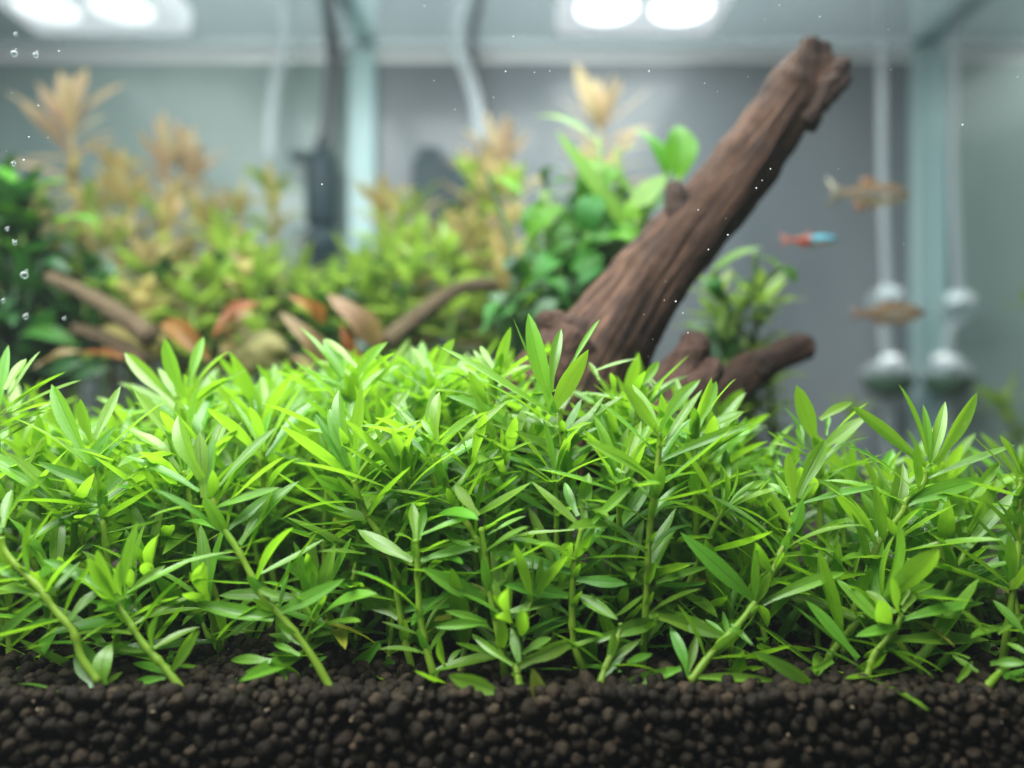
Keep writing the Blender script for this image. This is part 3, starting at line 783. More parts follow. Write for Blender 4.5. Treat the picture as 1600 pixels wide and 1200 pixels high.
  [('E', 692, 505, 425, 365, .35, 84), ('E', 700, 602, 480, 615, .5, 50), ('E', 695, 590, 520, 545, .5, 40), ('E', 755, 562, 990, 508, .55, 44), ('E', 748, 605, 860, 525, .5, 40), ('E', 690, 300, 870, 195, .6, 46),
   ('E', 660, 150, 560, 20, .5, 50), ('E', 690, 200, 850, 120, .8, 40), ('E', 700, 230, 860, 150, .8, 36), ('E', 655, 300, 540, 250, .8, 44)]),
 ("short plant on a thick green stub with arching blades, at the soil edge", 13.2, 13.0,
  [('E', 815, 770), ('E', 822, 800), ('E', 830, 850), ('E', 836, 900)],
  [('E', 818, 780, 630, 640, .35, 40), ('E', 832, 770, 798, 615, .3, 46), ('E', 822, 778, 1060, 668, .25, 66), ('E', 842, 725, 965, 658, .5, 56), ('E', 800, 805, 855, 860, .1, 60)]),
 ("dark green sprout with two long low blades, on the soil edge right of centre", 13.7, 13.2,
  [('E', 1255, 600), ('E', 1230, 690), ('E', 1190, 780), ('E', 1165, 860)],
  [('E', 1145, 670, 1415, 588, .35, 70), ('E', 1165, 835, 1290, 690, .4, 44), ('E', 1152, 892, 1510, 785, .25, 60), ('E', 1280, 760, 1385, 725, .4, 44), ('E', 1180, 780, 1340, 660, .6, 36), ('E', 1370, 560, 1640, 650, .3, 70), ('E', 1250, 800, 1190, 740, .5, 30)]),
 ("low plant with a round end leaf at the soil edge, lower right corner", 13.4, 13.1,
  [('F', 1545, 770), ('F', 1500, 800), ('F', 1455, 850), ('F', 1425, 890)],
  [('F', 1445, 880, 1382, 935, .15, 90), ('F', 1460, 765, 1610, 765, .3, 60), ('F', 1372, 745, 1258, 728, .6, 40), ('F', 1410, 800, 1300, 730, .5, 56), ('F', 1320, 840, 1385, 755, .2, 80),
   ('F', 1530, 680, 1610, 725, .4, 50), ('F', 1460, 660, 1335, 545, .5, 40), ('F', 1545, 800, 1600, 890, .7, 22), ('F', 1490, 640, 1600, 560, .4, 50), ('F', 1600, 640, 1470, 500, .6, 50)]),
 ("pair of pointed green leaves against the black underside of the driftwood", 16.5, 16.5,
  [('C', -20, 720), ('C', -10, 800), ('C', 0, 950)],
  [('C', -10, 700, 78, 572, .25, 44), ('B', 1150, 610, 1332, 560, .7, 34), ('C', 60, 690, 25, 640, .6, 24), ('C', 120, 750, 40, 640, .7, 22), ('C', 40, 740, 105, 640, .7, 22), ('B', 1160, 650, 1120, 575, .9, 50), ('B', 1230, 720, 1210, 620, .9, 34)]),
 ("bright folded leaf tip beside the silvery crossing pair, before driftwood roots", 15.6, 15.6,
  [('C', 225, 850), ('C', 225, 930), ('C', 230, 1080)],
  [('C', 215, 860, 298, 640, .3, 46), ('C', 238, 850, 318, 655, .25, 60), ('C', 300, 760, 400, 645, .8, 46), ('C', 190, 800, 150, 640, .85, 34), ('C', 380, 830, 430, 780, .85, 40), ('C', 210, 900, 120, 980, .6, 44), ('C', 260, 880, 420, 780, .8, 56)]),
 ("green leaf tip with one pale blade, between the tallest plant and the pale stick", 16.6, 16.6,
  [('B', 725, 650), ('B', 720, 740), ('B', 720, 900)],
  [('B', 712, 640, 638, 525, .85, 46), ('B', 735, 630, 795, 430, .25, 54), ('B', 722, 600, 668, 508, .4, 40), ('B', 700, 660, 500, 590, .85, 46), ('B', 690, 700, 570, 580, .6, 46), ('B', 740, 650, 880, 590, .6, 44), ('B', 690, 790, 620, 610, .2, 70)]),
 ("pale leaf tip behind, left of the tallest plant", 17.4, 17.4,
  [('B', 470, 640), ('B', 475, 720), ('B', 480, 860)],
  [('B', 480, 610, 560, 478, .3, 56), ('B', 445, 630, 385, 515, .85, 46), ('B', 420, 660, 300, 548, .85, 40), ('B', 470, 620, 445, 560, .3, 44), ('B', 500, 690, 360, 720, .8, 50), ('B', 540, 680, 640, 620, .8, 40)]),
 ("green leaf tip at the left edge, before the dark hollow", 15.6, 15.6,
  [('A', -20, 780), ('A', -15, 850), ('A', -10, 980)],
  [('A', -5, 760, 35, 505, .2, 56), ('A', 20, 690, 110, 562, .85, 50), ('A', 40, 720, 168, 530, .6, 30), ('A', -20, 740, -60, 560, .3, 60), ('A', 30, 780, 185, 660, .6, 36), ('A', 60, 790, 240, 740, .8, 30), ('A', 20, 790, 340, 650, .8, 30), ('A', -10, 840, 210, 780, .85, 40)]),
 ("leafy green tip above the soil at the right edge of the photo", 14.4, 14.2,
  [('C', 1590, 1060), ('C', 1580, 1150), ('F', 1580, 220), ('F', 1560, 420)],
  [('C', 1580, 1040, 1500, 880, .8, 50), ('C', 1590, 1020, 1530, 900, .3, 56), ('C', 1600, 1010, 1640, 830, .3, 60), ('C', 1570, 1080, 1380, 880, .85, 40), ('C', 1600, 1060, 1700, 960, .6, 50), ('F', 1580, 190, 1480, 80, .5, 44), ('F', 1590, 260, 1700, 140, .7, 60), ('F', 1570, 300, 1420, 280, .6, 40), ('F', 1575, 460, 1460, 420, .2, 70)]),
]
rl = random.Random(23)
UP, TOCAM = Vector((0, 0, 1)), Vector((0, -1, 0))
ALL_STEMS = []
for hi, (lab, dt, db, stem, leaves) in enumerate(HEROES):
    spx = [px(*s) for s in stem]
    pts = []
    cum = [0.0]
    for a, b in zip(spx, spx[1:]): cum.append(cum[-1] + math.hypot(b[0] - a[0], b[1] - a[1]))
    for q, c in zip(spx, cum):
        pts.append(P(q[0], q[1], dt + (db - dt) * c / max(cum[-1], 1)))
    if pts[-1].z > SOIL + 0.15:
        last, prev = pts[-1], pts[-2]
        dx = (last - prev).normalized()
        dz = last.z - SOIL + 0.1
        k = dz / max(0.5, -dx.z)
        pts.append(Vector((last.x + max(-0.8, min(0.8, dx.x * k * 0.6)), last.y + 0.1, SOIL - 0.1)))
    base = pts[-1].copy()
    t = thing("stem_plant", base, lab, "aquarium plant", GRP)
    st = stem_tube(pts[::-1], 0.064, 0.046, t, base, nodes=max(3, int(sum((b - a).length for a, b in zip(pts, pts[1:])) / 0.7)))
    top_y = min(min(px(l[0], l[1], l[2])[1], px(l[0], l[3], l[4])[1]) for l in leaves)
    for li, l in enumerate(leaves):
        c, x0, y0, x1, y1, roll = l[:6]
        w = l[6] if len(l) > 6 else 50
        a, b = px(c, x0, y0), px(c, x1, y1)
        # depth of the leaf's foot: that of the stem at the same height
        best = min(range(len(spx)), key=lambda i: abs(spx[i][1] - a[1]) + 0.3 * abs(spx[i][0] - a[0]))
        d0 = dt + (db - dt) * cum[best] / max(cum[-1], 1)
        Lpx = math.hypot(b[0] - a[0], b[1] - a[1])
        Lcm = Lpx / 1250 * d0
        want = rl.uniform(1.45, 1.9)
        dd = math.sqrt(max(0, want ** 2 - Lcm ** 2)) if Lcm < want else 0.0
        dd = min(dd, 0.5) * rl.choice((-1, 1, 1)) * rl.uniform(0.5, 1.0)
        if d0 + dd < 12.95: dd = abs(dd)
        if w < 85: w = min(w, 0.30 * Lpx / .375)
        p0 = P(a[0], a[1], d0)
        p1 = P(b[0], b[1], d0 + dd)
        nrm = UP * roll + TOCAM * (1 - roll) + Vector((rl.uniform(-.2, .2), 0, 0))
        low = (a[1] - top_y) / 300.0
        pool = CT if low < 0.55 + rl.uniform(-.2, .2) else CL
        
        put_leaf(t, base, rl.choice(pool), p0, p1, w * .375 / 1250 * d0 * rl.uniform(0.84, 0.98), nrm)
    # the remaining leaf pairs up the stem
    fine = [Vector(q) for q in resample(pts, 80)]
    Ls = sum((b - a).length for a, b in zip(fine, fine[1:]))
    s_, az = 0.75, rl.uniform(0, 6.28)
    while s_ < Ls - 0.25 and len(spx) > 2:
        i_ = int(s_ / Ls * 79); p = fine[i_]; T = (fine[max(0, i_ - 2)] - fine[min(79, i_ + 2)]).normalized()
        az += math.pi / 2 + rl.uniform(-.4, .4)
        for q in range(2):
            Lx = T.cross(Vector((0, 1, 0))).normalized() * (1 if q else -1)
            b_ = rl.uniform(-0.55, 1.0)
            Rr = Lx * math.cos(b_) + Vector((0, 1, 0)) * math.sin(b_)
            Rr = (Rr - T * Rr.dot(T)).normalized()
            if rl.random() < 0.08: continue
            for tries in range(6):
                th = math.radians(rl.uniform(48, 86) - 8 * tries)
                D = T * math.cos(th) + Rr * math.sin(th)
                ln = rl.uniform(1.0, 1.55) * (0.8 if p.z < SOIL + 1 else 1) * (1 - 0.08 * tries)
                if (p + D * ln).y > 12.55 and (p + D * ln).z > SOIL + 0.02: break
            else: continue
            put_leaf(t, base, rl.choice(CL), p, p + D * ln, ln * rl.uniform(.15, .19), T * math.sin(th) - Rr * math.cos(th) + UP * .4)
        if rl.random() < 0.65:                       # a young side leaf lying along the stem
            Rr = (Vector((rl.uniform(-.8, .8), -1, 0))); Rr = (Rr - T * Rr.dot(T)).normalized()
            th = math.radians(rl.uniform(14, 34)); D = T * math.cos(th) + Rr * math.sin(th); ln = rl.uniform(0.45, 0.85)
            if (p + D * ln).y > 12.5:
                put_leaf(t, base, rl.choice(CL), p, p + D * ln, ln * rl.uniform(.24, .34), Rr * -1 + T * .4)
        s_ += rl.uniform(0.34, 0.52)
    ALL_STEMS.append(pts)

# loose leaves lying on the soil
for (c, x0, y0, x1, y1, w, roll, pool, lab) in (
        ('E', 742, 885, 538, 815, 74, .2, CL, "single green leaf lying on the soil left of the thick stub"),
        ('E', 935, 945, 885, 785, 64, .1, CO, "yellowing leaf standing in the soil right of the thick stub")):
    a, b = px(c, x0, y0), px(c, x1, y1)
    p0, p1 = P(*a, 12.95), P(*b, 12.9)
    base = p0
    o = put_leaf(None, (0, 0, 0), pool[0], p0, p1, w * .375 / 1250 * 12.9, UP * roll + TOCAM * (1 - roll), name="fallen_leaf")
    tag(o, lab, "leaf")

# ---- the crowd behind the front row
def make_proto(seed, h=4.6, n_nodes=7):
    r = random.Random(seed)
    t = thing("stem_plant", (0, 0, -5), "x", "aquarium plant", GRP)
    lean = Vector((r.uniform(-.5, .5), r.uniform(-.5, .5), 0))
    pts = []
    for i in range(6):
        k = i / 5
        pts.append(Vector((lean.x * k * k + 0.12 * math.sin(3 * k + seed), lean.y * k * k + 0.12 * math.cos(2.5 * k + seed), h * k)))
    stem_tube(pts, 0.080, 0.05, t, (0, 0, 0), nodes=n_nodes + 1, nseg=7)
    fine = resample(pts, 60)
    az = r.uniform(0, 6.28)
    for k in range(n_nodes + 2):
        if k < 2: f = 1.0 - 0.012 * k
        else: f = 1.0 - 0.05 - (k - 2) * 0.70 / h * r.uniform(0.85, 1.05) - (k - 2) * 0.01
        if f < 0.22: break
        p = Vector(fine[int(f * 59)])
        T = (Vector(fine[min(59, int(f * 59) + 2)]) - Vector(fine[max(0, int(f * 59) - 2)])).normalized()
        ang0 = (20, 36, 54, 66, 72, 76, 80, 84, 86, 88)[k]
        ln = (0.95, 1.5, 1.85, 1.9, 1.85, 1.7, 1.55, 1.4, 1.3, 1.2)[k]
        nl = 2 if k < 1 or r.random() < 0.35 else 3
        az += math.pi / 2 + r.uniform(-.3, .3)
        for q in range(nl):
            if k > 4 and r.random() < 0.25: continue
            a = az + 2 * math.pi * q / nl + r.uniform(-.25, .25)
            th = math.radians(ang0 + r.uniform(-12, 12))
            e1 = T.orthogonal().normalized(); e2 = T.cross(e1)
            R = e1 * math.cos(a) + e2 * math.sin(a)
            D = T * math.cos(th) + R * math.sin(th)
            nr = T * math.sin(th) - R * math.cos(th)
            nr = nr + e2 * math.cos(a) * r.uniform(-.35, .35) + Vector((0, 0, 0.3))
            L_ = ln * r.uniform(0.8, 1.15)
            pool = CT if k < 3 else (CO if r.random() < 0.03 else CL)
            put_leaf(t, (0, 0, 0), r.choice(pool), p + R * 0.05, p + R * 0.05 + D * L_, L_ * r.uniform(0.155, 0.205), nr)
    return t
# the sprouts keep roughly the same turn so that a lean reads as written
PROTO_H = 4.6
protos = [make_proto(100 + i) for i in range(12)]
shorts = [make_proto(200 + i, h=2.4, n_nodes=3) for i in range(5)]
def interp(x, tab):
    for (x0, y0), (x1, y1) in zip(tab, tab[1:]):
        if x <= x1:
            return y0 + (y1 - y0) * max(0, (x - x0)) / (x1 - x0)
    return tab[-1][1]
TOPS = [(-200, 640), (0, 640), (110, 668), (250, 645), (330, 615), (480, 600), (640, 590), (800, 592), (960, 612), (1060, 640), (1160, 672), (1300, 690), (1420, 712), (1560, 715), (1800, 705)]
DEPTH = [(-200, 19), (150, 19), (300, 21), (500, 25), (700, 25), (900, 22), (1050, 19), (1180, 19), (1400, 18.5), (1800, 18)]
SHORT = ["the tallest tip", "the silvery crossing pair", "the wide V of leaves", "the blunt upright leaf", "the broad silvery leaf", "the tip by the orange leaf", "the thick yellowish stem",
         "the two tall left leaves", "the four-leaved left tip", "the low pale crown", "the yellow jointed stem", "the tip right of the branch", "the two large blades", "the silvery right leaf", "the pale left-edge stem",
         "the rounded blunt tip", "the thin upright stem", "the stacked level leaves", "the thick stub", "the two long low blades", "the round end leaf", "the pair against the driftwood",
         "the folded tip by the roots", "the one pale blade", "the pale tip behind", "the left-edge tip", "the right-edge tip"]
HERO_AT = []
for hh in HEROES:
    q0 = px(*hh[3][0]); HERO_AT.append((q0[0], q0[1], hh[1]))
seen_labels = {}
def crowd_label(pxx, pyy, Y, tilt_x, low):
    hi = min(range(len(HERO_AT)), key=lambda i: abs(HERO_AT[i][0] - pxx) + 0.5 * abs(HERO_AT[i][1] - pyy))
    dx = pxx - HERO_AT[hi][0]
    side = "straight" if abs(dx) < 14 else ("to the right" if dx > 0 else "to the left")
    dist = "" if abs(dx) < 14 else ("slightly " if abs(dx) < 32 else "clearly ")
    dd = Y - HERO_AT[hi][2]
    row = "level with" if dd < 0.8 else ("close behind" if dd < 2.6 else ("a few rows behind" if dd < 5 else "far behind"))
    kind = "short green sprout" if low else ("green plant leaning right" if tilt_x > .12 else ("green plant leaning left" if tilt_x < -.12 else "upright green plant"))
    if side == "straight":
        return "%s %s %s" % (kind, "directly in front of" if low and dd < 0 else row, SHORT[hi])
    if low and dd < 0: row = "in front of"
    s = "%s %s %s, %s%s" % (kind, row, SHORT[hi], dist, side)
    return s if len(s.split()) <= 16 else "%s %s %s, %s" % (kind, row, SHORT[hi], side)
rf = random.Random(41)
used = set()
def place(pool, x, y, ztop, hnom, rotz, tilt, sc):
    src = rf.choice(pool)
    base = Vector((x, y, ztop - hnom * sc))
    pxx = 800 + x / y * 1250
    pyy = 600 - (base.z + hnom * sc * 0.75 - CAM_Z) / y * 1250
    lean = Vector((0, 0, 1)); lean.rotate(Matrix.Rotation(tilt[1], 3, 'Y'))
    lab = crowd_label(pxx, pyy, y, tilt[1], hnom < 3)
    g = "short sprouts low on the soil" if hnom < 3 else "carpet plants behind the front row"
    if src.name in used:
        o = copy_thing(src, base, rotz, sc, tilt)
    else:
        used.add(src.name)
        o = src; o.location = base * S; o.rotation_euler = (tilt[0], tilt[1], rotz); o.scale = (sc, sc, sc)
    o['label'] = lab; o['group'] = g
    return o
count = 0
y = 15.5
row = 0
while y < 25.2:
    step = 0.88 + 0.030 * (y - 15.8)
    half = 0.70 * y
    x = -half + (row % 2) * step / 2
    while x < half:
        X = x + rf.uniform(-.32, .32); Y = y + rf.uniform(-.3, .3)
        pxx = 800 + X / Y * 1250
        if Y < interp(pxx, DEPTH):
            ty = interp(pxx, TOPS) + 6 + rf.uniform(-14, 30) + max(0, (18.6 - Y) * 30)
            ztop = CAM_Z - (ty - 600) / 1250 * Y
            ztop -= 0.35
            sc = rf.uniform(0.88, 1.08)
            place(protos, X, Y, ztop, PROTO_H, rf.uniform(-0.5, 0.5), (rf.uniform(-.22, .22), rf.uniform(-.22, .22)), sc)
            count += 1
        x += step
    y += step * 0.92
    row += 1
# low sprouts between the front stems
for k in range(26):
    Y = rf.uniform(13.9, 15.3)
    X = (k + 0.5 + rf.uniform(-.4, .4)) / 26 * 19 - 9.5
    if X < -6.6 and Y < 14.3: continue
    place(shorts, X, Y, SOIL + rf.uniform(0.7, 1.5), 2.4, rf.uniform(0, 6.28), (rf.uniform(-.35, .35), rf.uniform(-.35, .35)), rf.uniform(0.75, 1.0))
for q in protos + shorts:
    if q.name not in used:
        for ch in list(q.children): bpy.data.objects.remove(ch)
        bpy.data.objects.remove(q)
print("carpet plants", count)
# ------------------------------------------------------------------ plants at the back
m_pink = leaf_mat("pink_leaf", (0.40, 0.29, 0.19), (0.40, 0.37, 0.16), (0.68, 0.56, 0.36), 0.45, 0.4, 0.3, patch=(0.36, 0.33, 0.12), hue=0.03)
m_gold = leaf_mat("golden_leaf", (0.36, 0.31, 0.13), (0.28, 0.26, 0.09), (0.68, 0.60, 0.24), 0.42, 0.4, 0.3, patch=(0.42, 0.25, 0.11), hue=0.04)
m_lime = leaf_mat("lime_leaf", (0.17, 0.27, 0.045), (0.13, 0.21, 0.03), (0.40, 0.60, 0.08), 0.42, 0.4, 0.3, patch=(0.28, 0.36, 0.08), hue=0.03)
m_broad = leaf_mat("broad_leaf", (0.035, 0.125, 0.014), (0.05, 0.16, 0.015), (0.16, 0.48, 0.02), 0.3, 0.45, 0.22, coat=0, patch=(0.03, 0.14, 0.03))
m_bright = leaf_mat("bright_broad_leaf", (0.10, 0.27, 0.02), (0.08, 0.22, 0.02), (0.28, 0.66, 0.03), 0.42, 0.42, 0.25, coat=0)
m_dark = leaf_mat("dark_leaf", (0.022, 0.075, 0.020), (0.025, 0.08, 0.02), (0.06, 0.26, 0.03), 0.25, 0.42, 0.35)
m_tan = leaf_mat("dead_leaf", (0.26, 0.18, 0.085), (0.18, 0.12, 0.055), (0.5, 0.34, 0.14), 0.3, 0.5, 0.35, patch=(0.16, 0.10, 0.05), coat=0)
m_rust = leaf_mat("rusty_leaf", (0.23, 0.09, 0.025), (0.16, 0.06, 0.02), (0.55, 0.2, 0.05), 0.35, 0.45, 0.4, patch=(0.14, 0.06, 0.02), coat=0)
m_bstem = simple_mat("back_stem", (0.28, 0.26, 0.08), 0.5, 0.4, (0.36, 0.22, 0.10), scale=60)
m_dstem = simple_mat("dark_stem", (0.02, 0.06, 0.02), 0.5, 0.3)
m_gstem = simple_mat("back_green_stem", (0.12, 0.22, 0.04), 0.5, 0.4, (0.18, 0.28, 0.06), scale=60)
LP = leaf_set(m_pink, 6, 31, archs=(-0.02, 0.1), tips=(0.3, 0.5))
LG = leaf_set(m_gold, 8, 32, archs=(-0.05, 0.2), tips=(0.4, 0.8))
LL = leaf_set(m_lime, 8, 33, archs=(-0.05, 0.2), tips=(0.5, 0.85))
LB = leaf_set(m_broad, 6, 34, archs=(0.02, 0.22), tips=(0.5, 0.7), wave=0.12, widest=(0.4, 0.48))
LBB = leaf_set(m_bright, 5, 35, archs=(0.0, 0.15), tips=(0.5, 0.7), wave=0.1, widest=(0.4, 0.48))
LD = leaf_set(m_dark, 5, 36, archs=(0.0, 0.25), tips=(0.4, 0.7))
LT = leaf_set(m_tan, 4, 37, archs=(0.05, 0.3), fold=(0.5, 1.0), tips=(0.3, 0.5), wave=0.55)
LR = leaf_set(m_rust, 4, 38, archs=(0.05, 0.3), fold=(0.5, 1.0), tips=(0.3, 0.5), wave=0.55)

rb = random.Random(77)
def whorl_plant(label, group, tip, d, bx, tips_pool, low_pool, tip_len, tip_n, low_len, gap, width=0.24, stop=560, spread=34, node_n=3, stem_mat=None, name="stem_plant", ang=(52, 88)):
    """stem with whorls: a rosette on top (foot of the rosette at pixel tip), looser whorls down to the soil"""
    top = P(tip[0], tip[1], d)
    foot = Vector(((bx - 800) / 1250 * d, d + rb.uniform(-.6, .6), SOIL))
    mid = (top + foot) / 2 + Vector((rb.uniform(-.5, .5), rb.uniform(-.4, .4), 0))
    t = thing(name, foot, label, "aquarium plant", group)
    st = stem_tube([foot, (foot + mid) / 2, mid, (mid + top) / 2, top], 0.13, 0.08, t, foot, mat=stem_mat or m_bstem, nodes=8, nseg=6)
    fine = [Vector(q) for q in resample([foot, (foot + mid) / 2, mid, (mid + top) / 2, top], 80)]
    def leaf(p, T, a, th, ln, pool):
        e1 = T.orthogonal().normalized(); e2 = T.cross(e1)
        R = e1 * math.cos(a) + e2 * math.sin(a)
        D = T * math.cos(th) + R * math.sin(th)
        put_leaf(t, foot, rb.choice(pool), p, p + D * ln, ln * width * rb.uniform(0.85, 1.2), T * math.sin(th) - R * math.cos(th) + Vector((0, 0, .25)))
    T = (fine[-1] - fine[-4]).normalized()
    a0 = rb.uniform(0, 6.28)
    for q in range(tip_n):
        leaf(top, T, a0 + q * 2.4, math.radians(spread * (0.35 + 0.75 * q / tip_n) + rb.uniform(-6, 6)), tip_len * rb.uniform(0.75, 1.1), tips_pool)
    Ltot = (top - foot).length
    zmin = CAM_Z - (stop - 600) / 1250 * d
    s = gap * 0.8
    k = 0
    while s < Ltot:
        p = fine[max(0, int((1 - s / Ltot) * 79))]
        if p.z < zmin: break
        a0 += 0.9
        for q in range(node_n):
            leaf(p, T, a0 + q * 2 * math.pi / node_n + rb.uniform(-.3, .3), math.radians(rb.uniform(*ang)), low_len * rb.uniform(0.7, 1.15), low_pool if k > 0 else tips_pool)
        s += gap * rb.uniform(0.85, 1.15); k += 1
    return t

GP = "pink-tipped stem plants at the back"
whorl_plant("tall stem plant with a pink-gold star tip beside the lamp reflection", GP, (938, 205), 35, 930, LP, LP + LG, 2.9, 10, 2.5, 0.9, 0.23, spread=46, node_n=5)
whorl_plant("pink-gold stem plant whose tip stands against the white hose", GP, (785, 262), 34.5, 800, LP, LP + LG, 2.5, 9, 2.3, 0.85, 0.23, spread=46, node_n=4)
whorl_plant("small pinkish stem plant leaning left below the end of the white hose", GP, (752, 295), 34, 770, LP, LP + LG, 2.1, 10, 2.0, 0.8, 0.2, spread=50, node_n=4)
whorl_plant("solid copy of a mirrored pink-gold stem plant, tallest, under the slanted lamp copy", GP, (112, 215), 34, 125, LP, LP + LG, 3.1, 11, 2.7, 0.95, 0.23, spread=50, node_n=5)  # mirror images in the left side glass, built as solid plants
whorl_plant("solid copy of a mirrored pink-gold plant with spreading top, right of the tallest", GP, (262, 262), 35, 250, LP, LP + LG, 2.6, 9, 2.5, 0.9, 0.23, spread=56, node_n=5)
whorl_plant("solid copy of a mirrored pink-gold plant leaning right, open water on its right", GP, (302, 285), 36, 270, LP, LP + LG, 2.5, 8, 2.4, 0.9, 0.23, spread=52, node_n=4)
GG = "golden stem plants at the back"
for (lab, tip, d, bx) in (
    ("golden stem plant before the pale glass joint", (603, 338), 34, 600),
    ("golden stem plant just left of the black pump", (650, 345), 34, 645),
    ("golden stem plant before the left black filter", (425, 320), 36, 430),
    ("drooping golden stem plant right of the black pump", (700, 385), 33, 700),
    ("golden stem plant rising beside the dark green broad leaves", (768, 330), 32, 765),
    ("golden stem plant bushing out above the lime leaves by the pump", (735, 395), 31, 730),
    ("golden stem plant under the spreading pink top", (205, 330), 33, 210),
    ("golden stem plant next to the left green broad leaves", (140, 345), 33, 140),
    ("golden stem plant above the pale slanting stick", (168, 395), 31, 175),
    ("golden stem plant between the pink plants and the lime clump", (262, 360), 32, 250),
    ("low golden stem plant at the top end of the pale slanting stick", (90, 390), 31, 95),
    ("golden stem plant standing behind the lime clump", (330, 360), 34, 330),
    ("tall golden stem plant touching the foot of the white hose", (742, 300), 33, 745),
    ("tall golden stem plant left of the broad dark leaves, near the white hose", (800, 318), 31, 800),
    ("golden stem plant with its top level with the far-left bright leaves", (62, 345), 32, 70),
    ("golden stem plant between the two leftmost pink plants", (185, 290), 34, 190),
    ("golden stem plant close to the slim filter, over the lime clump", (370, 345), 35, 372),
    ("golden stem plant between the joint and the pump, over the lime leaves", (628, 372), 32, 630),
    ("low golden stem plant right beside the brown leaning stick", (790, 430), 30, 790),
    ("low golden stem plant hidden in the middle of the pale sticks", (230, 440), 30, 230)):
    whorl_plant(lab, GG, tip, d, bx, LG + LL[:4], LL + LG[:4], 2.0, 9, 2.0, 0.95, 0.25, spread=64, node_n=4)
GL = "lime green stem plants at the back"
for (lab, tip, d, bx) in (
    ("lime green plant with the highest top in the left lime clump", (345, 395), 31, 345),
    ("lime green plant in the middle of the left clump", (372, 415), 29, 375),
    ("lime green plant below the left black filter", (425, 425), 32, 425),
    ("lime green plant before the foot of the left filter", (470, 455), 31, 470),
    ("lime green plant before the foot of the glass joint", (560, 430), 31, 560),
    ("lime green plant with pale blunt leaves right of the glass joint", (580, 450), 29, 585),
    ("lime green plant under the black pump", (655, 400), 31, 650),
    ("lime green plant above the orange fallen leaf", (605, 415), 29, 610),
    ("lime green plant before the drooping golden plant", (700, 415), 28, 695),
    ("lime green plant low beside the brown leaning stick", (640, 450), 27, 640),
    ("lime green plant low behind the tan fallen leaves", (520, 470), 29, 520),
    ("lime green plant above the rusty leaf pile", (330, 450), 28, 330),
    ("lime green plant low between the pale stick and the stone", (300, 480), 27.5, 300),
    ("lime green plant just left of the tan fallen leaves", (410, 455), 28, 410)):
    whorl_plant(lab, GL, tip, d, bx, LL, LL, 1.8, 8, 1.9, 0.95, 0.28, stop=585, spread=70, node_n=4, stem_mat=m_gstem)

ZG = [(0, 230, "olive green bushy plant low among the pale sticks"), (230, 420, "olive green bushy plant low behind the rusty fallen leaves"), (420, 600, "olive green bushy plant low behind the tan fallen leaves"), (600, 840, "olive green bushy plant low behind the leaning brown stick")]
for k in range(34):
    x = 60 + 770 * (k + rb.uniform(.1, .9)) / 34
    lab = [z for z in ZG if z[0] <= x < z[1]][0][2]
    d = rb.uniform(26.5, 33)
    kind = rb.random()
    pool = LL if kind < .2 else (LG + LP[:2] if kind < .65 else LD + LL[:2])
    lab = lab.replace('olive green', 'lime green' if kind < .2 else ('golden green' if kind < .65 else 'dark green'))
    lab = lab.replace('low', 'low and near' if d < 29 else 'low and deep')
    whorl_plant(lab, lab.replace("plant", "plants"), (x, rb.uniform(430, 520)), d, x + rb.uniform(-12, 12), pool, pool, 1.4, 7, 1.6, 0.8, 0.40, stop=600, spread=75, node_n=4, stem_mat=m_gstem)

def leaf_plant(label, group, foot, leaves, cat="aquarium plant", name="broad_leaf_plant", petiole=0.07, mat=None):
    """leaves given as (crop, x0, y0, x1, y1, width, depth0, depth1, roll, pool); each on its own stalk from the foot"""
    t = thing(name, foot, label, cat, group)
    for (c, x0, y0, x1, y1, w, d0, d1, roll, pool) in leaves:
        k = CROPS[c][2]
        p0, p1 = P(*px(c, x0, y0), d0), P(*px(c, x1, y1), d1)
        put_leaf(t, foot, rb.choice(pool), p0, p1, w * k / 1250 * (d0 + d1) / 2, UP * roll + TOCAM * (1 - roll) + Vector((rb.uniform(-.2, .2), 0, 0)))
        m = (Vector(foot) + p0) / 2 + Vector((rb.uniform(-.4, .4), rb.uniform(-.3, .3), 0.5))
        tube("stalk", resample([Vector(foot), m, p0, p0 + (p1 - p0) * 0.04], 12), petiole, mat or m_gstem, t, foot, 6)
    return t

leaf_plant("dark green broad-leaved plant filling the space left of the driftwood trunk", "broad-leaved plants by the driftwood", P(900, 560, 25.5), [
    ('G', 1110, 860, 1085, 695, 118, 26, 25.5, .15, LB), ('G', 1275, 1000, 1120, 890, 120, 25.5, 25, .3, LB), ('G', 930, 905, 868, 870, 80, 25.5, 25, .2, LBB),
    ('G', 950, 820, 1065, 770, 90, 26, 26, .85, LB), ('G', 1150, 1020, 1255, 1025, 80, 25, 24.5, .8, LB), ('G', 1090, 960, 930, 1000, 100, 25.5, 25, .35, LB),
    ('G', 1010, 1080, 900, 1180, 110, 25, 24.4, .5, LB), ('G', 1090, 1100, 1230, 1060, 100, 25, 24.5, .8, LB), ('G', 900, 1000, 860, 860, 90, 26, 26, .3, LB),
    ('M', 330, 640, 470, 560, 100, 25, 24.5, .5, LB), ('M', 470, 640, 640, 560, 110, 25, 24.2, .7, LB), ('M', 420, 600, 330, 500, 90, 26, 25.5, .3, LBB),
    ('M', 420, 520, 480, 430, 90, 26, 25.8, .8, LB), ('M', 560, 640, 470, 760, 90, 24.6, 24, .4, LB)])
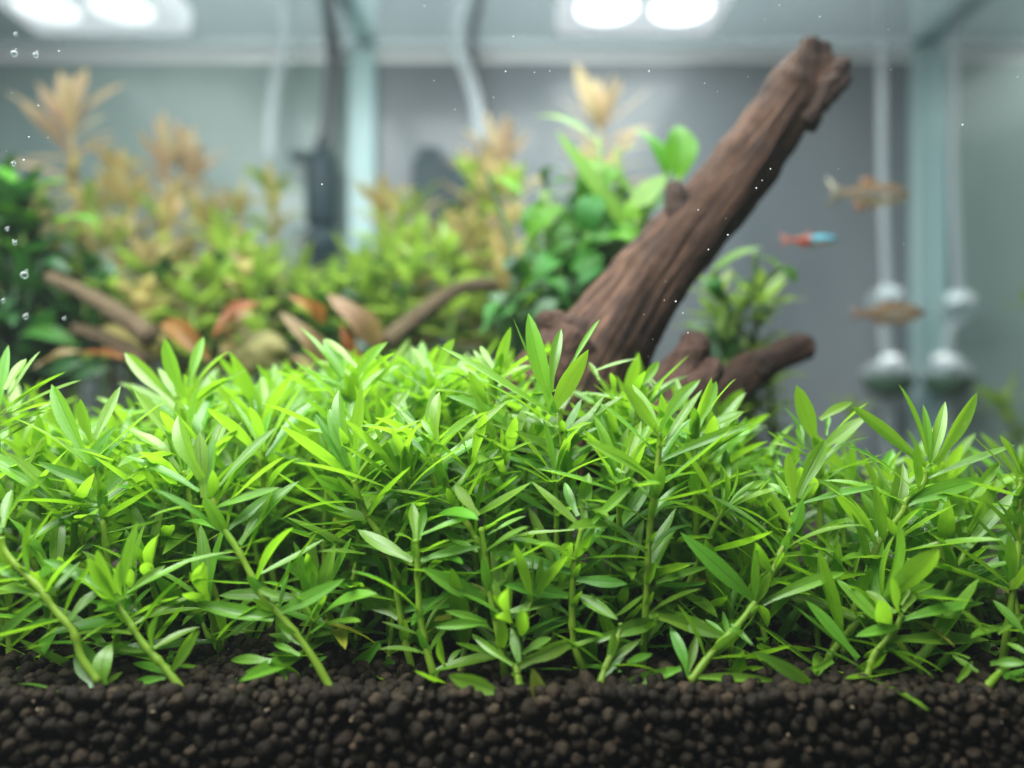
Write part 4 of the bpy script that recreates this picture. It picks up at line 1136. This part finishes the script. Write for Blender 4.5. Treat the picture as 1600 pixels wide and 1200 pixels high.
leaf_plant("bright green plant with upright broad leaf behind the driftwood knot", "broad-leaved plants by the driftwood", P(990, 520, 25), [
    ('G', 1495, 750, 1490, 522, 135, 24, 24.5, .1, LBB), ('G', 1445, 750, 1300, 535, 90, 24.5, 25, .55, LBB), ('G', 1310, 1000, 985, 545, 70, 24.5, 25.5, .55, LBB), ('G', 1290, 860, 1440, 735, 110, 24.4, 24, .4, LL),
    ('G', 1300, 800, 1100, 660, 90, 25, 25.5, .7, LBB), ('G', 1240, 640, 1330, 600, 40, 26, 26, .8, LL), ('M', 560, 130, 260, 10, 46, 25.5, 26.5, .5, LL), ('M', 620, 230, 600, 330, 60, 25, 24.6, .7, LBB), ('M', 730, 480, 690, 380, 80, 24.2, 24.4, .5, LBB)])
leaf_plant("teal green plant with arching leaves low beside the driftwood stub", "broad-leaved plants by the driftwood", P(800, 570, 24.6), [
    ('M', 200, 840, 25, 980, 80, 24.2, 23.6, .55, LB), ('M', 320, 800, 180, 830, 80, 24.4, 24, .7, LB), ('M', 380, 760, 250, 700, 100, 24.6, 24.6, .5, LB), ('M', 300, 740, 420, 800, 90, 24.2, 23.8, .6, LB),
    ('M', 210, 720, 130, 640, 80, 25, 25, .3, LD), ('M', 260, 900, 380, 830, 90, 23.8, 23.6, .5, LD), ('M', 160, 900, 60, 800, 90, 24.6, 24.4, .3, LD), ('G', 700, 745, 850, 815, 60, 26.5, 26, .6, LBB), ('B', 760, 330, 690, 420, 60, 24, 23.4, .6, LB)], mat=m_dstem)
leaf_plant("mid green plant with a curled tip leaf, showing right of the driftwood trunk", "broad-leaved plants by the driftwood", P(1120, 560, 24.5), [
    ('C', 310, 190, 520, 95, 78, 24, 23.6, .6, LBB), ('C', 480, 130, 600, 200, 34, 24, 23.6, .6, LBB), ('C', 585, 180, 655, 245, 50, 23.6, 23.3, .3, LB), ('C', 320, 250, 520, 300, 56, 24, 23.6, .75, LB), ('C', 270, 230, 330, 330, 80, 24.3, 24, .3, LB),
    ('C', 260, 480, 330, 600, 90, 24, 23.6, .2, LD), ('C', 330, 560, 420, 480, 80, 24.5, 24.2, .3, LB), ('C', 200, 420, 330, 480, 90, 24.5, 24, .4, LD)])
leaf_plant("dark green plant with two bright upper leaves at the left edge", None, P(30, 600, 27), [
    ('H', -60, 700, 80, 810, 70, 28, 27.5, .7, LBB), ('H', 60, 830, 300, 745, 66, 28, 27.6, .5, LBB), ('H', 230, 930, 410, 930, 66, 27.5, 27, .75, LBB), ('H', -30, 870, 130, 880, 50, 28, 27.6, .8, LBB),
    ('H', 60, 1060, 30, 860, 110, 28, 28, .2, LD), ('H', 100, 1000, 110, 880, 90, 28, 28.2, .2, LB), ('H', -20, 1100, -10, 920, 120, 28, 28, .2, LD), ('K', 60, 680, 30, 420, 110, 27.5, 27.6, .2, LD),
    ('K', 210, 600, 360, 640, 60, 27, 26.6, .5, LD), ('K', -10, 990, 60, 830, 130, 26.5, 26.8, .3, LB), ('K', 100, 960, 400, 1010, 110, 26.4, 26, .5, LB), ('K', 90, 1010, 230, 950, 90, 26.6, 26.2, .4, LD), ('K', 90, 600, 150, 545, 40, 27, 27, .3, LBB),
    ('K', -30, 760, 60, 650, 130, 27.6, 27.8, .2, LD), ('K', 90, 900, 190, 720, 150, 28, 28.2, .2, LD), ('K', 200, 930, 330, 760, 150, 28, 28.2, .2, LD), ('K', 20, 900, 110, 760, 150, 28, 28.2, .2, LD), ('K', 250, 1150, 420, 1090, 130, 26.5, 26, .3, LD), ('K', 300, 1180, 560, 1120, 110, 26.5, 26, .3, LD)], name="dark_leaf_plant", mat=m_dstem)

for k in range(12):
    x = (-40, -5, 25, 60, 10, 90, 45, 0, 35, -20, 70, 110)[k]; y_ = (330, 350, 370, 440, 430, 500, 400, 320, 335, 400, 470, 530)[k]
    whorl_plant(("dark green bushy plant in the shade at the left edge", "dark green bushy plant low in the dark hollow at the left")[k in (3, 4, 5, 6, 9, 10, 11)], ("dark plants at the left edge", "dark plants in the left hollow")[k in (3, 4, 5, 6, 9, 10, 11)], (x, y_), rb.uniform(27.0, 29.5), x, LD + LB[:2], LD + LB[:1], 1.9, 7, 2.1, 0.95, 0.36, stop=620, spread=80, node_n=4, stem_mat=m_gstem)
ra = random.Random(3)
more = []
for k in range(46):
    x, y_ = ra.uniform(815, 990), 0
    y_ = ra.uniform(300, 530) if x < 930 else ra.uniform(330, 440)
    if x > 1000 - (y_ - 367) * 0.75 - 20 and y_ > 367: x -= 60
    an = ra.uniform(-2.6, 0.5); ln = ra.uniform(55, 92)
    d0 = ra.uniform(24.6, 27.5)
    more.append(('Z', x, y_, x + math.cos(an) * ln, y_ + math.sin(an) * ln * 0.8, ra.uniform(38, 54), d0, d0 + ra.uniform(-.8, .8), ra.uniform(.1, .8), ra.choice((LB, LB, LD, LB, LD, LB, LBB))))
leaf_plant("dense dark green plant behind the broad leaves, hugging the driftwood's left flank", "broad-leaved plants by the driftwood", P(890, 570, 26.2), more)

# fine feathery plants right of the wood
GF = "feathery yellow-green plants right of the driftwood"
for (lab, tip, d, bx) in (
    ("feathery yellow-green plant between the driftwood trunk and the branch", (1125, 480), 25, 1110),
    ("feathery yellow-green plant with a side sprig reaching right over the branch", (1185, 480), 25.5, 1170),
    ("feathery yellow-green tuft close behind the short branch", (1150, 520), 25.2, 1150),
    ("feathery pale green tuft on the right under the short branch", (1205, 610), 26, 1200),
    ("feathery pale green tuft directly below the short branch", (1175, 635), 25.5, 1175)):
    whorl_plant(lab, GF, tip, d, bx, LL, LL, 1.5, 9, 1.5, 0.55, 0.24, stop=700, spread=90, node_n=6, stem_mat=m_gstem, name="feathery_plant", ang=(30, 120))
whorl_plant("blurred light green plant by itself low at the right edge", None, (1570, 640), 33, 1590, LL, LL, 1.6, 8, 1.4, 0.8, 0.34, stop=720, spread=80, node_n=4, stem_mat=m_gstem, name="feathery_plant")
whorl_plant("blurred green leaf whorl high at the right edge", None, (1612, 480), 34, 1640, LL, LL, 1.2, 5, 1.2, 1.4, 0.3, stop=520, spread=80, node_n=2, stem_mat=m_gstem, name="feathery_plant")
whorl_plant("faint green stem plant rising behind the right end of the carpet", None, (1330, 655), 30, 1330, LL, LL, 1.2, 6, 1.2, 1.0, 0.3, stop=700, spread=70, node_n=3, stem_mat=m_gstem, name="feathery_plant")

# fallen leaves and a mossy stone
def dead(c, x0, y0, x1, y1, w, d, roll, pool, lab):
    k = CROPS[c][2]
    p0, p1 = P(*px(c, x0, y0), d), P(*px(c, x1, y1), d - 0.8)
    base = (p0 + p1) / 2
    p0, p1 = base + (p0 - base) * 1.1, base + (p1 - base) * 1.1
    o = put_leaf(None, base, pool[0], p0, p1, w * 0.55 * k / 1250 * d, UP * roll + TOCAM * (1 - roll), name="fallen_leaf")
    o.location = p0 * S
    tag(o, lab, "leaf", "fallen leaves at the back")
dead('L', 700, 1010, 440, 760, 240, 24.5, .25, LT, "broad tan fallen leaf with its tip up behind the carpet")
dead('L', 600, 1080, 500, 905, 130, 24.0, .1, LR, "orange-brown upright fallen leaf in front of the broad tan one")
dead('L', 400, 890, 235, 755, 130, 24.8, .35, LR, "orange fallen leaf lying on the edge of the pale dead leaf")
dead('L', 460, 1130, 200, 850, 190, 24.2, .3, LT, "pale dead leaf right of the round mossy stone")
dead('L', -20, 1010, 60, 850, 170, 25.0, .5, [LT[1]], "pale curled dead leaf left of the round mossy stone")
dead('K', 1330, 800, 1090, 960, 120, 25.2, .5, [LR[1]], "long orange-brown fallen leaf arching above the stone")
dead('K', 840, 900, 1060, 1080, 200, 24.6, .3, [LR[2]], "orange fallen leaf behind the four-leaved green tip")
dead('K', 440, 1040, 180, 1120, 80, 24.5, .7, [LT[2]], "pale narrow fallen leaf at the left above the dark hollow")
dead('K', 420, 1050, 640, 1080, 60, 24.5, .6, [LR[3]], "narrow reddish fallen leaf touching the pale narrow one")
dead('L', 240, 1080, 380, 1190, 100, 23.8, .5, [LT[3]], "small pale dead leaf low beside the mossy stone")
m_moss = simple_mat("mossy_stone", (0.08, 0.085, 0.025), 0.7, 0.3, (0.16, 0.14, 0.045), scale=120, bump=0.6)
c = P(412, 555, 25.0)
tv, tf = grain_templates(1, 4, 77)[0]
o = link("mossy_stone", mesh_from("mossy_stone", tv * np.array((0.72, 0.72, 0.78)), [tuple(q) for q in tf]), m_moss, None, c)
tag(o, "round olive mossy stone among the fallen leaves", "stone")

# ------------------------------------------------------------------ filters, hoses, cables
m_black = simple_mat("black_plastic", (0.016, 0.032, 0.040), 0.5, 0.2, (0.02, 0.038, 0.046))  # water haze is put into this lifted blue-green black
m_cable = simple_mat("dark_rubber", (0.02, 0.028, 0.034), 0.45, 0.5)
m_hose = glassy_mat("clear_hose", (0.88, 0.94, 0.96), 0.78, rough=0.2, milk=0.7, gloss=0.6)
m_glass = glassy_mat("blown_glass", (0.90, 0.97, 0.98), 0.93, rough=0.06, milk=0.5, gloss=1.0)
m_bub = simple_mat("gas_bubble", (0.96, 0.97, 0.98), 0.22, 1.0, (0.92, 0.94, 0.96), scale=500, metal=0.0, coat=1.0)  # white base stands in for lamp highlights on the bubbles

def hose(name, ctrl, r, mat, label, cat, n=40, taper=1.0):
    pts = [P(*q) for q in ctrl]
    a = [Vector(q) for q in resample(pts, n)]
    o = tube(name, a, [r * (1 + (taper - 1) * i / (n - 1)) for i in range(n)], mat, None, a[0], 12)
    return tag(o, label, cat)

fx = P(502, 300, 43.4)
t = thing("filter", (fx.x, fx.y, SOIL), "slim black upright filter seen left of the pale glass joint", "filter")  # mirror image of the black pump, built as a solid filter
zt = P(502, 238, 43.4).z - SOIL; zb = P(502, 352, 43.4).z - SOIL
lathe("body", [(0, zb - 0.05), (0.70, zb), (0.84, zb + 0.25), (0.84, zt - 0.5), (0.74, zt - 0.15), (0.55, zt), (0, zt + 0.05)], m_black, t)
lathe("intake", [(0, 0.0), (0.62, 0.05), (0.62, zb - 1.6), (0.95, zb - 1.3), (0.95, zb - 0.5), (0.55, zb - 0.1), (0, zb - 0.05)], m_black, t)
lathe("neck", [(0.3, zt), (0.3, zt + 0.5), (0.22, zt + 0.8), (0, zt + 0.82)], m_black, t)
box("outlet", (-1.6, -0.5, zt - 0.5), (-0.6, 0.5, zt - 0.05), m_black, t, bevel=0.12)
hose("cable", [(507, 230, 43.3), (516, 160, 43.3), (520, 80, 43.2), (512, 20, 43.2), (500, -60, 42.9)], 0.36, m_cable, "solid copy of the mirrored dark cable, rising from the slim black shape", "cable")
hose("hose", [(420, 250, 43), (424, 180, 43), (432, 120, 43), (446, 70, 42.8), (440, 10, 42.5), (430, -50, 42)], 0.28, m_hose, "solid copy of the mirrored clear hose, left of the slim black shape", "hose")

qx = P(680, 300, 43.6)
t = thing("pump", (qx.x, qx.y, SOIL), "black pump half hidden behind the golden stem plants", "pump")
def rel(x, y): 
    p = P(x, y, 43.6); return p.x - qx.x, p.z - SOIL
x0, z1 = rel(646, 250); x1, z0 = rel(708, 420)
box("body", (x0, -0.9, z0), (x1, 0.9, z1), m_black, t, bevel=0.3)
x0, z1 = rel(655, 234); x1, z0 = rel(690, 254)
box("cap", (x0, -0.7, z0), (x1, 0.7, z1), m_black, t, bevel=0.2)
x0, z1 = rel(700, 265); x1, z0 = rel(732, 330)
box("outlet", (x0, -1.4, z0), (x1, 0.0, z1), m_black, t, bevel=0.25)
hose("cable", [(765, 215, 43), (757, 165, 43), (744, 110, 43), (738, 60, 43), (748, 10, 42.8), (752, -60, 42.4)], 0.22, m_cable, "thin dark cable curving up beside the white hose", "cable")
hose("hose", [(750, 235, 42.5), (745, 170, 42.5), (730, 115, 42.5), (712, 70, 42.6), (722, 20, 42.4), (735, -50, 42)], 0.36, m_hose, "whitish clear hose curving up above the pink-tipped plants", "hose", taper=0.8)

def bubble_cluster(parent, cx, cy, cz, n, spread, rr, seed):
    r = random.Random(seed)
    tmp = grain_templates(1, 3, 3)
    V, F, k = [], [], 0
    bm = bmesh.new(); bmesh.ops.create_icosphere(bm, subdivisions=3, radius=1.0)
    bm.verts.index_update()
    tv = np.array([tuple(q.co) for q in bm.verts]); tf = np.array([[q.index for q in ff.verts] for ff in bm.faces]); bm.free()
    for i in range(n):
        R = rr * r.uniform(0.6, 1.15)
        V.append(tv * R + np.array((cx + r.uniform(-1, 1) * spread, cy + r.uniform(-.5, .2) * spread, cz + r.uniform(-.35, .5) * spread)))
        F.append(tf + k); k += len(tv)
    o = link("trapped_bubbles", mesh_from("trapped_bubbles", np.concatenate(V), [tuple(q) for q in np.concatenate(F)]), m_bub, parent)
    o['kind'] = 'stuff'
    return o

m_dish = simple_mat("green_dish", (0.035, 0.075, 0.05), 0.3, 0.5, (0.05, 0.10, 0.06))
def diffuser(x_px, x_low, d, ytop, y1, y2, label, seed):
    top = P(x_px, ytop, d); a = P(x_px + 8, y1, d); b = P(x_low, y2, d)
    t = thing("glass_diffuser", (b.x, b.y, SOIL), label, "diffuser", "glass diffusers by the right joint")
    base = Vector((b.x, b.y, SOIL))
    pts = [Vector(q) for q in resample([top + Vector((0, 0, 3)), top, (top + a) / 2 + Vector((-.12, 0, 0)), a], 40)]
    tube("glass_tube", pts, 0.21, m_hose, t, base, 14)
    az = a.z - SOIL
    lathe("upper_bulb", [(0.3, az + 0.7), (0.55, az + 0.55), (0.95, az + 0.15), (1.0, az - 0.3), (0.75, az - 0.75), (0.35, az - 1.0), (0.22, az - 1.3)], m_glass, t, (a.x - b.x, 0, 0), 28)
    bubble_cluster(t, a.x - b.x + 0.1, 0, az + 0.3, 7, 0.40, 0.26, seed)
    bz = b.z - SOIL
    tube("neck", [Vector(q) for q in resample([a - Vector((0, 0, 1.0)), (a + b) / 2 + Vector((-.2, 0, .4)), b + Vector((0, 0, .5))], 20)], 0.24, m_hose, t, base, 12)
    lathe("lower_bulb", [(0.2, bz + 0.85), (0.7, bz + 0.7), (1.25, bz + 0.2), (1.3, bz - 0.1)], m_glass, t, (0, 0, 0), 28)
    lathe("dish", [(1.3, bz - 0.1), (1.22, bz - 0.6), (0.9, bz - 1.05), (0.4, bz - 1.25), (0, bz - 1.3)], m_dish, t, (0, 0, 0), 28)
    bubble_cluster(t, 0, 0, bz + 0.55, 9, 0.62, 0.30, seed + 1)
    lathe("foot", [(0.25, bz - 1.2), (0.25, 0.3), (0.9, 0.1), (0.9, 0)], m_glass, t, (0, 0, 0), 20)
    return t
diffuser(1378, 1388, 41.5, 60, 468, 584, "white glass diffuser on the left, its bulb behind the lower fish", 5)
diffuser(1490, 1482, 42.3, 90, 475, 584, "white glass diffuser on the right, standing in open water", 15)  # mirror image of the left diffuser, built as a solid one

# ------------------------------------------------------------------ fish
def fish_mat(name, stops, rough=0.4, alpha=0.6):
    """colour bands laid over the body height (v) and length (u)"""
    m, nt, out = new_mat(name)
    L = nt.links.new
    uv = N(nt, 'ShaderNodeUVMap'); sep = N(nt, 'ShaderNodeSeparateXYZ'); L(uv.outputs[0], sep.inputs[0])
    rows = []
    for axis_stops in stops:
        rp = ramp(nt, axis_stops[1]); L(sep.outputs[axis_stops[0]], rp.inputs[0]); rows.append(rp)
    tc = N(nt, 'ShaderNodeTexCoord'); nz = N(nt, 'ShaderNodeTexNoise', i_Scale=350.0, i_Detail=3.0); L(tc.outputs['Object'], nz.inputs['Vector'])
    pr = N(nt, 'ShaderNodeBsdfPrincipled', i_Roughness=rough)
    col = rows[0].outputs[0]
    if len(rows) > 1:
        mk = ramp(nt, stops[1][2]); L(sep.outputs[0], mk.inputs[0])
        mx = N(nt, 'ShaderNodeMixRGB'); L(mk.outputs[0], mx.inputs[0]); L(rows[0].outputs[0], mx.inputs[1]); L(rows[1].outputs[0], mx.inputs[2])
        col = mx.outputs[0]
    ml = N(nt, 'ShaderNodeMixRGB', blend_type='MULTIPLY', i_0=0.6); L(col, ml.inputs[1])
    mr = N(nt, 'ShaderNodeMapRange', i_1=0.3, i_2=0.7, i_3=0.75, i_4=1.3); L(nz.outputs[0], mr.inputs[0]); L(mr.outputs[0], ml.inputs[2])
    L(ml.outputs[0], pr.inputs['Base Color'])
    tr = N(nt, 'ShaderNodeBsdfTranslucent'); L(ml.outputs[0], tr.inputs[0])
    ms = N(nt, 'ShaderNodeMixShader', i_0=0.35); L(pr.outputs[0], ms.inputs[1]); L(tr.outputs[0], ms.inputs[2])
    tp = N(nt, 'ShaderNodeBsdfTransparent'); mt = N(nt, 'ShaderNodeMixShader', i_0=1 - alpha)
    L(ms.outputs[0], mt.inputs[1]); L(tp.outputs[0], mt.inputs[2]); L(mt.outputs[0], out.inputs[0])
    return m

def fish_body(prof, n=26, seg=18):
    """prof: (t along the body from snout, half height, half width, centre lift); body runs along -X from the snout"""
    a = resample(prof, n)
    v, f, u = [], [], []
    for (t, h, w, c) in a:
        for j in range(seg):
            th = 2 * math.pi * j / seg
            v.append((-t, w * math.sin(th), c + h * math.cos(th))); u.append((max(0, min(1, t)), 0.5 + 0.5 * math.cos(th)))
    for i in range(n - 1):
        for j in range(seg):
            k = (j + 1) % seg
            f.append((i * seg + j, i * seg + k, (i + 1) * seg + k, (i + 1) * seg + j))
    f.append(tuple(range(seg))[::-1]); f.append(tuple((n - 1) * seg + j for j in range(seg)))
    return v, f, u

def fin(name, outline, thick, mat, parent, L_, y=0.0, slope=0.0):
    """a thin fin with real thickness: outline in the body's side plane (length units)"""
    c = (sum(p[0] for p in outline) / len(outline), sum(p[1] for p in outline) / len(outline))
    v = [(-p[0] * L_, y * L_ + slope * (p[1] - outline[0][1]) * L_ - thick / 2 * (0.3 + 0), p[1] * L_) for p in outline]
    v += [(-p[0] * L_, y * L_ + slope * (p[1] - outline[0][1]) * L_ + thick / 2 * 0.3, p[1] * L_) for p in outline]
    v += [(-c[0] * L_, y * L_ + slope * (c[1] - outline[0][1]) * L_ - thick, c[1] * L_), (-c[0] * L_, y * L_ + slope * (c[1] - outline[0][1]) * L_ + thick, c[1] * L_)]
    n = len(outline); f = []
    for i in range(n):
        k = (i + 1) % n
        f += [(i, k, 2 * n), (n + k, n + i, 2 * n + 1), (i, n + i, n + k, k)]
    return link(name, mesh_from(name, v, f, [(0.5, 0.5)] * len(v)), mat, parent)

m_eye = simple_mat("fish_eye", (0.01, 0.01, 0.012), 0.1, 1.0)
def make_fish(name, label, snout, d, L_, prof, bmat, fmat, fins, eye, tilt=0.0, yaw=0.0, deep=1.0, group=None):
    p = P(snout[0], snout[1], d)
    t = thing(name, p, label, "fish", group)
    t.rotation_euler = (0, tilt, yaw)
    v, f, u = fish_body(prof)
    v = [(x * L_, y * L_, z * L_) for x, y, z in v]
    link("body", mesh_from("body", v, f, u), bmat, t)
    for (nm, outl, y, sl) in fins:
        fin(nm, outl, 0.02, fmat[nm] if isinstance(fmat, dict) else fmat, t, L_, y, sl)
    for s in (-1, 1):
        bm = bmesh.new(); bmesh.ops.create_icosphere(bm, subdivisions=2, radius=eye[2] * L_ * S)
        me = bpy.data.meshes.new("eye"); bm.to_mesh(me); bm.free(); me.polygons.foreach_set("use_smooth", np.ones(len(me.polygons), dtype=bool))
        link("eye", me, m_eye, t, (-eye[0] * L_, s * eye[3] * L_, eye[1] * L_))
    return t

PROF = [(0.0, 0.012, 0.010, 0.0), (0.04, 0.05, 0.035, 0.004), (0.12, 0.095, 0.06, 0.008), (0.25, 0.14, 0.075, 0.004), (0.40, 0.155, 0.075, -0.004), (0.55, 0.125, 0.06, 0.0),
        (0.68, 0.085, 0.04, 0.004), (0.78, 0.06, 0.024, 0.004), (0.84, 0.058, 0.016, 0.004)]
FINS = [("tail_fin", [(0.82, 0.05), (0.90, 0.11), (1.02, 0.19), (0.96, 0.06), (0.93, 0.0), (0.96, -0.06), (1.03, -0.19), (0.90, -0.10), (0.82, -0.04)], 0, 0),
        ("dorsal_fin", [(0.38, 0.12), (0.46, 0.20), (0.58, 0.20), (0.61, 0.15), (0.60, 0.09)], 0, 0),
        ("anal_fin", [(0.46, -0.12), (0.54, -0.20), (0.66, -0.21), (0.68, -0.13), (0.68, -0.07)], 0, 0),
        ("pelvic_fin", [(0.36, -0.12), (0.40, -0.18), (0.47, -0.19), (0.44, -0.12)], 0.02, 0.15),
        ("pectoral_fin", [(0.22, -0.03), (0.30, -0.09), (0.37, -0.11), (0.34, -0.03)], -0.078, 0.3)]
m_tan_f = fish_mat("tan_scales", [(1, [(0.0, (0.34, 0.28, 0.12)), (0.35, (0.27, 0.23, 0.13)), (0.50, (0.17, 0.17, 0.22)), (0.64, (0.28, 0.20, 0.10)), (1.0, (0.22, 0.12, 0.05))]),
                                  (1, [(0.0, (0.36, 0.28, 0.10)), (0.5, (0.34, 0.22, 0.09)), (1.0, (0.30, 0.17, 0.07))], [(0.30, (0, 0, 0)), (0.45, (0, 0, 0))])])
m_tan_fin = simple_mat("tan_fin", (0.30, 0.15, 0.06), 0.4, 0.4, (0.24, 0.12, 0.05), alpha=0.45)
m_grey_fin = simple_mat("grey_fin", (0.26, 0.25, 0.17), 0.4, 0.4, (0.20, 0.18, 0.12), alpha=0.7)
make_fish("fish", "tan fish with spread fins, uppermost of the three fish", (1424, 305), 27.0, 2.85, [(t_, h_ * .84, w_, c_) for t_, h_, w_, c_ in PROF], m_tan_f,
          {"tail_fin": m_grey_fin, "dorsal_fin": m_tan_fin, "anal_fin": m_tan_fin, "pelvic_fin": m_tan_fin, "pectoral_fin": m_grey_fin}, FINS, (0.075, 0.015, 0.022, 0.046), tilt=0.03)
m_brn_f = fish_mat("brown_scales", [(1, [(0.0, (0.34, 0.24, 0.10)), (0.4, (0.36, 0.31, 0.22)), (0.55, (0.33, 0.30, 0.24)), (0.7, (0.30, 0.19, 0.08)), (1.0, (0.24, 0.13, 0.05))]),
                                    (1, [(0.0, (0.32, 0.19, 0.08)), (1.0, (0.26, 0.14, 0.06))], [(0.2, (1, 1, 1)), (0.3, (0, 0, 0)), (0.5, (0, 0, 0)), (0.62, (1, 1, 1))])])
make_fish("fish", "plain brown fish swimming before the left glass diffuser", (1447, 489), 27.5, 2.6, [(t_, h_ * .9, w_, c_) for t_, h_, w_, c_ in PROF], m_brn_f, m_tan_fin,
          [(n, [(x, z * (0.55 if n == "tail_fin" else 0.8)) for x, z in o_], y_, s_) for n, o_, y_, s_ in FINS], (0.075, 0.015, 0.022, 0.046), tilt=-0.02)
m_neon = fish_mat("neon_scales", [(1, [(0.0, (0.42, 0.40, 0.30)), (0.36, (0.34, 0.36, 0.22)), (0.46, (0.10, 0.55, 0.62)), (0.58, (0.10, 0.60, 0.80)), (0.82, (0.22, 0.66, 0.85)), (0.95, (0.16, 0.36, 0.42))]),
                                  (1, [(0.0, (0.62, 0.07, 0.02)), (0.62, (0.66, 0.08, 0.02)), (0.80, (0.40, 0.16, 0.12)), (1.0, (0.25, 0.3, 0.3))], [(0.44, (0, 0, 0)), (0.56, (1, 1, 1))])], rough=0.25, alpha=0.95)
NPROF = [(t, h * 0.56, w * 0.8, c) for t, h, w, c in PROF]
m_neon_fin = simple_mat("clear_fin", (0.55, 0.10, 0.04), 0.4, 0.4, (0.5, 0.16, 0.08), alpha=0.45)
make_fish("neon_fish", "small neon fish with blue stripe and red tail half", (1312, 374), 25.5, 1.9, NPROF, m_neon, m_neon_fin,
          [(n, [(x, z * 0.6) for x, z in o_], y_, s_) for n, o_, y_, s_ in FINS], (0.07, 0.01, 0.022, 0.036), tilt=-0.02)

# ------------------------------------------------------------------ bubbles and floating specks
rp_ = random.Random(5)
bm = bmesh.new(); bmesh.ops.create_icosphere(bm, subdivisions=3, radius=1.0); bm.verts.index_update()
bt = [(np.array([tuple(q.co) for q in bm.verts]), np.array([[q.index for q in ff.verts] for ff in bm.faces]))]; bm.free()
bm = bmesh.new(); bmesh.ops.create_icosphere(bm, subdivisions=1, radius=1.0); bm.verts.index_update()
bt.append((np.array([tuple(q.co) for q in bm.verts]), np.array([[q.index for q in ff.verts] for ff in bm.faces]))); bm.free()
QI = Quaternion((1, 0, 0, 0))
m_speck = simple_mat("white_speck", (0.9, 0.92, 0.93), 0.3, 0.8, (0.85, 0.88, 0.9))
SPECKS = [(663, 9), (695, 57), (678, 126), (711, 171), (802, 57), (790, 112), (835, 113), (859, 111), (771, 152), (503, 288), (720, 10), (1014, 111), (1169, 120), (1121, 143), (1101, 130), (1195, 30),
          (1281, 26), (1218, 8), (1388, 46), (1392, 109), (1504, 195), (1204, 264), (1191, 282), (1182, 294), (1134, 341), (1137, 367), (1091, 328), (1107, 390), (1412, 381), (1038, 469), (1006, 491), (1067, 489),
          (1013, 557), (1056, 471), (1040, 440), (1138, 367), (144, 57), (75, 215), (37, 250), (92, 80), (60, 165), (18, 145), (45, 214), (10, 236), (12, 360), (20, 375), (1590, 120), (1310, 264), (880, 20), (560, 40), (1075, 520), (1020, 530)]
its = []
for (x, y_) in SPECKS:
    d = 14.6 + rp_.uniform(-.5, .5)
    p = P(x, y_, d)
    its.append((p.x, p.y, p.z, rp_.choice((.007, .009, .012, .015)), QI, 1))
tag(scatter_mesh("specks", its, bt, m_speck), "fine white specks drifting in the clear water", "specks", kind='stuff')
BUB = [(38, 430, .085, "large clear bubble clinging at the left edge over the dark leaves"), (22, 84, .07, "uppermost clear bubble of the trail at the left edge"), (56, 86, .06, "clear bubble just right of the uppermost one at the left edge"),
       (21, 256, .05, "clear bubble at the left edge above the bright leaves"), (23, 380, .05, "small bubble at the left edge above the large clear one"), (11, 358, .04, "tiny bubble highest over the dark leaves at the left edge"),
       (40, 495, .06, "blurred clear bubble below the large one at the left edge"), (5, 470, .045, "small bubble at the very left edge below the large clear one"), (24, 54, .04, "tiny bubble over the trail in the upper left corner"),
       (100, 498, .04, "faint bubble in the dark hollow at the left")]
for (x, y_, rr, lab) in BUB:
    p = P(x, y_, 13.6)
    its = [(0, 0, 0, rr * 0.75, QI, 0), (rr * .5, 0, rr * .9, rr * 0.28, QI, 0)]
    o = scatter_mesh("bubble", its, bt, m_glass)
    o.location = p * S
    tag(o, lab, "bubble", "bubbles at the left edge")

# ------------------------------------------------------------------ the water's own faint haze
m, nt, out = new_mat("water_haze")
vol = N(nt, 'ShaderNodeVolumePrincipled', i_Density=0.04)
vol.inputs['Color'].default_value = (0.86, 0.95, 0.96, 1)
nt.links.new(vol.outputs[0], out.inputs['Volume'])
o = box("haze", (-37, -6, -100), (41, 52, 62), m)
tag(o, "faint pale haze of the tank water", "haze", kind='stuff')
